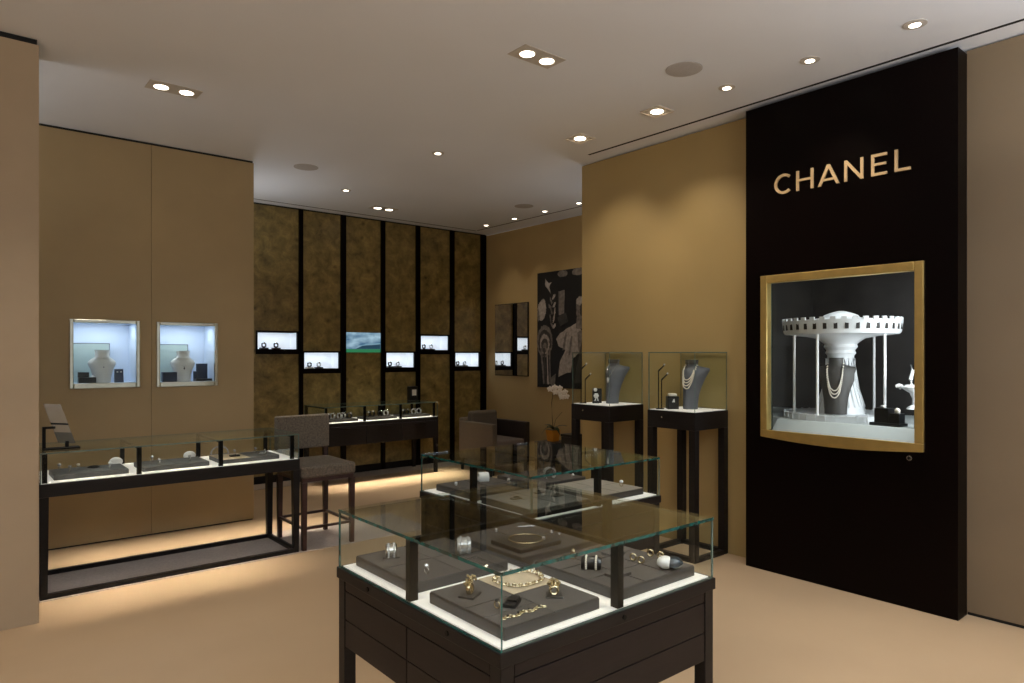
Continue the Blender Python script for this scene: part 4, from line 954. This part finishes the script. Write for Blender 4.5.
# ------------------------------------------------------------------ bar stool, armchair, orchid
bs = thing('bar_stool', 'brown tweed bar stool with a low back beside the long counter', 'bar stool', (2.388, 5.47, 0.0045))
MB().box(-0.235, 0.235, -0.285, 0.265, 0.565, 0.66).build('seat', 'tweed', bs, bevel=0.02, seg=3)
MB().box(-0.238, 0.238, 0.225, 0.295, 0.735, 1.025).build('backrest', 'tweed', bs, bevel=0.018, seg=3)
MB().box(-0.22, 0.22, -0.27, 0.26, 0.535, 0.565).build('seat_frame', 'red_wood', bs)
for sx in (-1, 1):
    for sy in (-1, 1): MB().frustum(sx*0.205, sy*0.255-0.01, 0, 0.535, 0.016, 0.016, 0.021, 0.021).build('leg', 'red_wood', bs)
    MB().box(*sorted((sx*0.205-0.014, sx*0.205+0.014)), 0.236, 0.262, 0.565, 0.74).build('back_support', 'red_wood', bs)
    MB().box(*sorted((sx*0.205-0.010, sx*0.205+0.010)), -0.247, 0.227, 0.16, 0.18).build('footrest', 'red_wood', bs)
for y in (-0.265, 0.245): MB().box(-0.187, 0.187, y-0.01, y+0.01, 0.16, 0.18).build('footrest', 'red_wood', bs)

ac = thing('armchair', 'boxy brown upholstered armchair in the far corner by the wall mirror', 'armchair', (5.69, 7.24, 0)); ac.scale = (0.83, 0.95, 1)
MB().box(-0.29, 0.29, -0.36, 0.30, 0.16, 0.30).build('seat', 'chair_dark', ac, bevel=0.01)
MB().box(-0.285, 0.285, -0.39, 0.26, 0.30, 0.44).build('seat_cushion', 'cushion', ac, bevel=0.03, seg=3)
MB().box(-0.36, 0.36, 0.30, 0.42, 0.16, 0.70).build('backrest', 'chair_brown', ac, bevel=0.03, seg=3)
MB().box(-0.27, 0.27, 0.20, 0.32, 0.42, 0.79).build('back_cushion', 'chair_brown', ac, bevel=0.04, seg=3)
MB().box(-0.38, -0.29, -0.40, 0.38, 0.16, 0.66).build('armrest', 'chair_brown', ac, bevel=0.012)
MB().box(0.29, 0.38, -0.40, 0.38, 0.16, 0.66).build('armrest', 'chair_dark', ac, bevel=0.012)
for sx in (-1, 1):
    for sy in (-1, 1): MB().frustum(sx*0.335, sy*0.35, 0, 0.16, 0.016, 0.016, 0.022, 0.022).build('leg', 'espresso', ac)
stb = thing('side_table', 'low plum-brown side table under the potted orchid', 'side table', (5.96, 6.36, 0))
MB().box(-0.17, 0.17, -0.17, 0.17, 0.41, 0.45).build('tabletop', 'table_plum', stb, bevel=0.004)
MB().box(-0.14, 0.14, -0.14, 0.14, 0.28, 0.41).build('drawer_box', 'table_plum', stb, bevel=0.002)
for sx in (-1, 1):
    for sy in (-1, 1): MB().box(*sorted((sx*0.165, sx*0.135)), *sorted((sy*0.165, sy*0.135)), 0, 0.41).build('leg', 'table_plum', stb)
orc = thing('potted_orchid', 'white orchid in a square amber pot on the low side table', 'plant', (5.965, 6.365, 0.451))
MB().frustum(0, 0, 0, 0.145, 0.052, 0.052, 0.07, 0.07).build('pot', 'orange', orc, bevel=0.004)
MB().box(-0.06, 0.06, -0.06, 0.06, 0.140, 0.150).build('soil', 'leaf', orc)
for k in range(6):
    a = 2*PI*k/6+0.4; L = 0.17+0.04*(k % 2); rows = []
    for i in range(8):
        q = i/7; wv = 0.026*math.sin(PI*(0.12+0.86*q))+0.002; rr = L*q*0.85; zz = 0.15+0.14*q-0.20*q*q*(0.5 if k % 2 else 1)
        ca, sa = math.cos(a), math.sin(a)
        rows.append([(rr*ca-wv*sa, rr*sa+wv*ca, zz+0.006), (rr*ca, rr*sa, zz), (rr*ca+wv*sa, rr*sa-wv*ca, zz+0.006)])
    MB().grid(rows).build('leaf', 'leaf', orc, smooth=True)
r_ = Vector((0.769, -0.639, 0))
stem = [(0, 0, 0.15), (-0.005, 0.01, 0.30), (-0.012, 0.015, 0.48), (0.0, 0.005, 0.60), (0.05, -0.04, 0.655), (0.10, -0.085, 0.63), (0.13, -0.11, 0.56)]
MB().tube(stem, 0.0045, 6).build('stem', 'stem', orc, smooth=True)
MB().tube([(0, 0, 0.15), (0.03, -0.02, 0.28), (0.09, -0.07, 0.37)], 0.003, 6).build('stem', 'stem', orc, smooth=True)
def blossom(c, s):
    mb = MB(); f = Vector((-0.68, -0.73, 0.05)).normalized(); u = Vector((0.73, -0.68, 0)); w = Vector((0, 0, 1))
    for k in range(5):
        a = 2*PI*k/5+PI/2; d = u*math.cos(a)+w*math.sin(a); p = Vector((-u.y, u.x, 0))
        e = d.cross(f).normalized(); wid = 0.52*s if k in (1, 4) else 0.36*s
        rows = []
        for q in range(6):
            t_ = q/5; ww = wid*math.sin(PI*(0.1+0.85*t_)); pt = Vector(c)+d*(s*t_)+f*(0.12*s*math.sin(PI*t_))
            rows.append([pt-e*ww, pt+f*0.01, pt+e*ww])
        mb.grid(rows)
    mb.ball(Vector(c)+f*0.012, s*0.2, n=8)
    return mb
for c in ((-0.035, 0.02, 0.665), (0.015, -0.015, 0.685), (0.065, -0.055, 0.675), (0.02, -0.02, 0.625), (0.07, -0.06, 0.615), (0.115, -0.10, 0.625), (0.08, -0.075, 0.565), (0.125, -0.115, 0.57)):
    blossom(c, 0.042).build('blossom', 'petal', orc, smooth=True)
t = thing('floor_box', 'small black upright box on the floor behind the pendant bust pedestal', 'box', (5.50, 5.56, 0))
MB().box(-0.085, 0.085, -0.085, 0.085, 0, 0.62).build('body', 'jet', t, bevel=0.006); MB().box(-0.09, 0.09, -0.09, 0.09, 0.62, 0.65).build('lid', 'jet', t, bevel=0.004)

# ------------------------------------------------------------------ lights
def spot(x, y, z, energy, ang=75, blend=0.6, col=(1, 0.87, 0.70), to=None, r=0.04):
    l = bpy.data.lights.new('spot', 'SPOT'); l.energy = energy*0.55; l.spot_size = R(ang); l.spot_blend = blend; l.color = col; l.shadow_soft_size = r
    o = bpy.data.objects.new('spot_lamp', l); C.objects.link(o); o.location = (x, y, z)
    d = Vector(to or (x, y, 0))-Vector((x, y, z)); o.rotation_euler = d.to_track_quat('-Z', 'Y').to_euler(); return o
def area(x, y, z, sx, sy, energy, col, to):
    l = bpy.data.lights.new('area', 'AREA'); l.shape = 'RECTANGLE'; l.size = sx; l.size_y = sy; l.energy = energy; l.color = col
    o = bpy.data.objects.new('area_lamp', l); C.objects.link(o); o.location = (x, y, z)
    d = Vector(to)-Vector((x, y, z)); o.rotation_euler = d.to_track_quat('-Z', 'Y').to_euler(); return o
WARM_ = (1, 0.87, 0.70)
LZ = H-0.03
spot(1.208, 5.0, LZ, 90, 50, 1.0, to=(1.1, 4.9, 0))
for x_, y_, l_, e_ in ((1.2, 5.06, 1.4, 4.2), (1.7, 5.98, 2.2, 6.5), (4.3, 7.45, 1.7, 9)):  # unseen strip lamps added to make bright floor bands by the counters
    a_ = area(x_, y_, LZ, l_, 0.06, e_, WARM_, (x_, y_+0.001, 0)); a_.data.spread = R(18 if y_ < 5.5 else 18)
spot(2.785, 3.114, LZ, 120, 85, 0.8)
spot(2.0, 1.9, LZ, 150, 45, 0.9, to=(1.6, 1.87, 0))
spot(4.20, 7.40, LZ, 330, 44, 1.0, to=(4.35, 7.4, 0))
spot(4.0, 3.236, LZ, 56, 90, 0.9, to=(4.72, 3.25, 1.5))
spot(4.0, 4.052, LZ, 56, 90, 0.9, to=(4.72, 4.08, 1.5))
spot(4.10, 2.646, LZ, 45, 80, 0.9, to=(4.45, 2.6, 0))
spot(4.115, 2.072, LZ, 36, 70, 0.9, to=(4.6, 2.1, 2.0))
spot(4.114, 1.477, LZ, 120, 42, 1.0, to=(3.85, 1.15, 0))
spot(3.425, 5.173, LZ, 70, 85, 0.9)
spot(3.411, 6.983, LZ, 70, 85, 0.9)
for y in (7.607, 6.989, 6.39, 5.785): spot(5.845, y, LZ, 22, 80, 0.9, to=(6.1, y, 0))
# downlights of the shop floor behind the camera
for x, y, e in ((0.3, 1.2, 120), (2.4, 0.2, 110), (3.6, -0.4, 60), (-1.2, 3.2, 150), (0.2, 3.7, 80), (1.0, -1.5, 150)): spot(x, y, LZ, e, 95, 0.9)
area(-0.7, 5.15, 2.95, 0.5, 0.02, 4, (1, 0.9, 0.8), (0.6, 5.15, 3.5))
for x, y, z, sx, sy, e in ((-1.6, 0.2, 2.5, 1.4, 1.4, 96), (1.2, -1.6, 2.5, 1.6, 1.2, 118), (3.4, -0.9, 2.5, 1.2, 1.6, 106), (-1.4, 5.85, 2.4, 1.2, 0.8, 20), (2.42, 7.4, 2.4, 0.2, 0.8, 3.5), (5.6, 4.85, 2.0, 0.8, 0.3, 3)):  # unseen uplights added to brighten the ceiling
    area(x, y, z, sx, sy, e, (0.94, 0.97, 1.0), (x, y, 4))
# niche and window lamps
for x0, x1, z0, z1 in NICHE: area((x0+x1)/2, YN+0.15, z1-0.03, 0.35, 0.12, 1.5, (0.86, 0.93, 1.0), ((x0+x1)/2, YN+0.2, z0))
for i in lit:
    z0, z1, x0, x1 = lit[i]; area((x0+x1)/2, YB+0.08, z1-0.025, 0.3, 0.06, 0.5, (0.9, 0.94, 1.0), ((x0+x1)/2, YB+0.1, z0))
area(4.82, 2.05, DT-0.05, 0.9, 0.08, 6, (0.93, 0.96, 1.0), (4.98, 2.15, 1.2))
area(4.83, 1.47, 1.55, 0.10, 0.6, 9, (0.93, 0.96, 1.0), (5.05, 2.3, 1.5))  # hidden side strip added to brighten the carousel column and bust
wd = bpy.data.worlds.new('World'); bpy.context.scene.world = wd; wd.use_nodes = True
bg = wd.node_tree.nodes['Background']; bg.inputs['Color'].default_value = (1.0, 0.91, 0.80, 1); bg.inputs['Strength'].default_value = 0.40

# ------------------------------------------------------------------ camera
cam = bpy.data.cameras.new('camera'); co = bpy.data.objects.new('camera', cam); C.objects.link(co)
cam.sensor_width = 36; cam.lens = 682.7*36/1024; cam.clip_end = 60; cam.clip_start = 0.05
cam.shift_y = 13.5/1024
co.location = (0, 0, 1.55); co.rotation_euler = (R(90), 0, R(-39.7))
sc = bpy.context.scene; sc.camera = co
sc.view_settings.view_transform = 'Standard'; sc.view_settings.look = 'None'
sc.cycles.max_bounces = 10; sc.cycles.transparent_max_bounces = 32; sc.cycles.diffuse_bounces = 5; sc.cycles.caustics_reflective = False; sc.cycles.caustics_refractive = False
sc.cycles.sample_clamp_indirect = 4
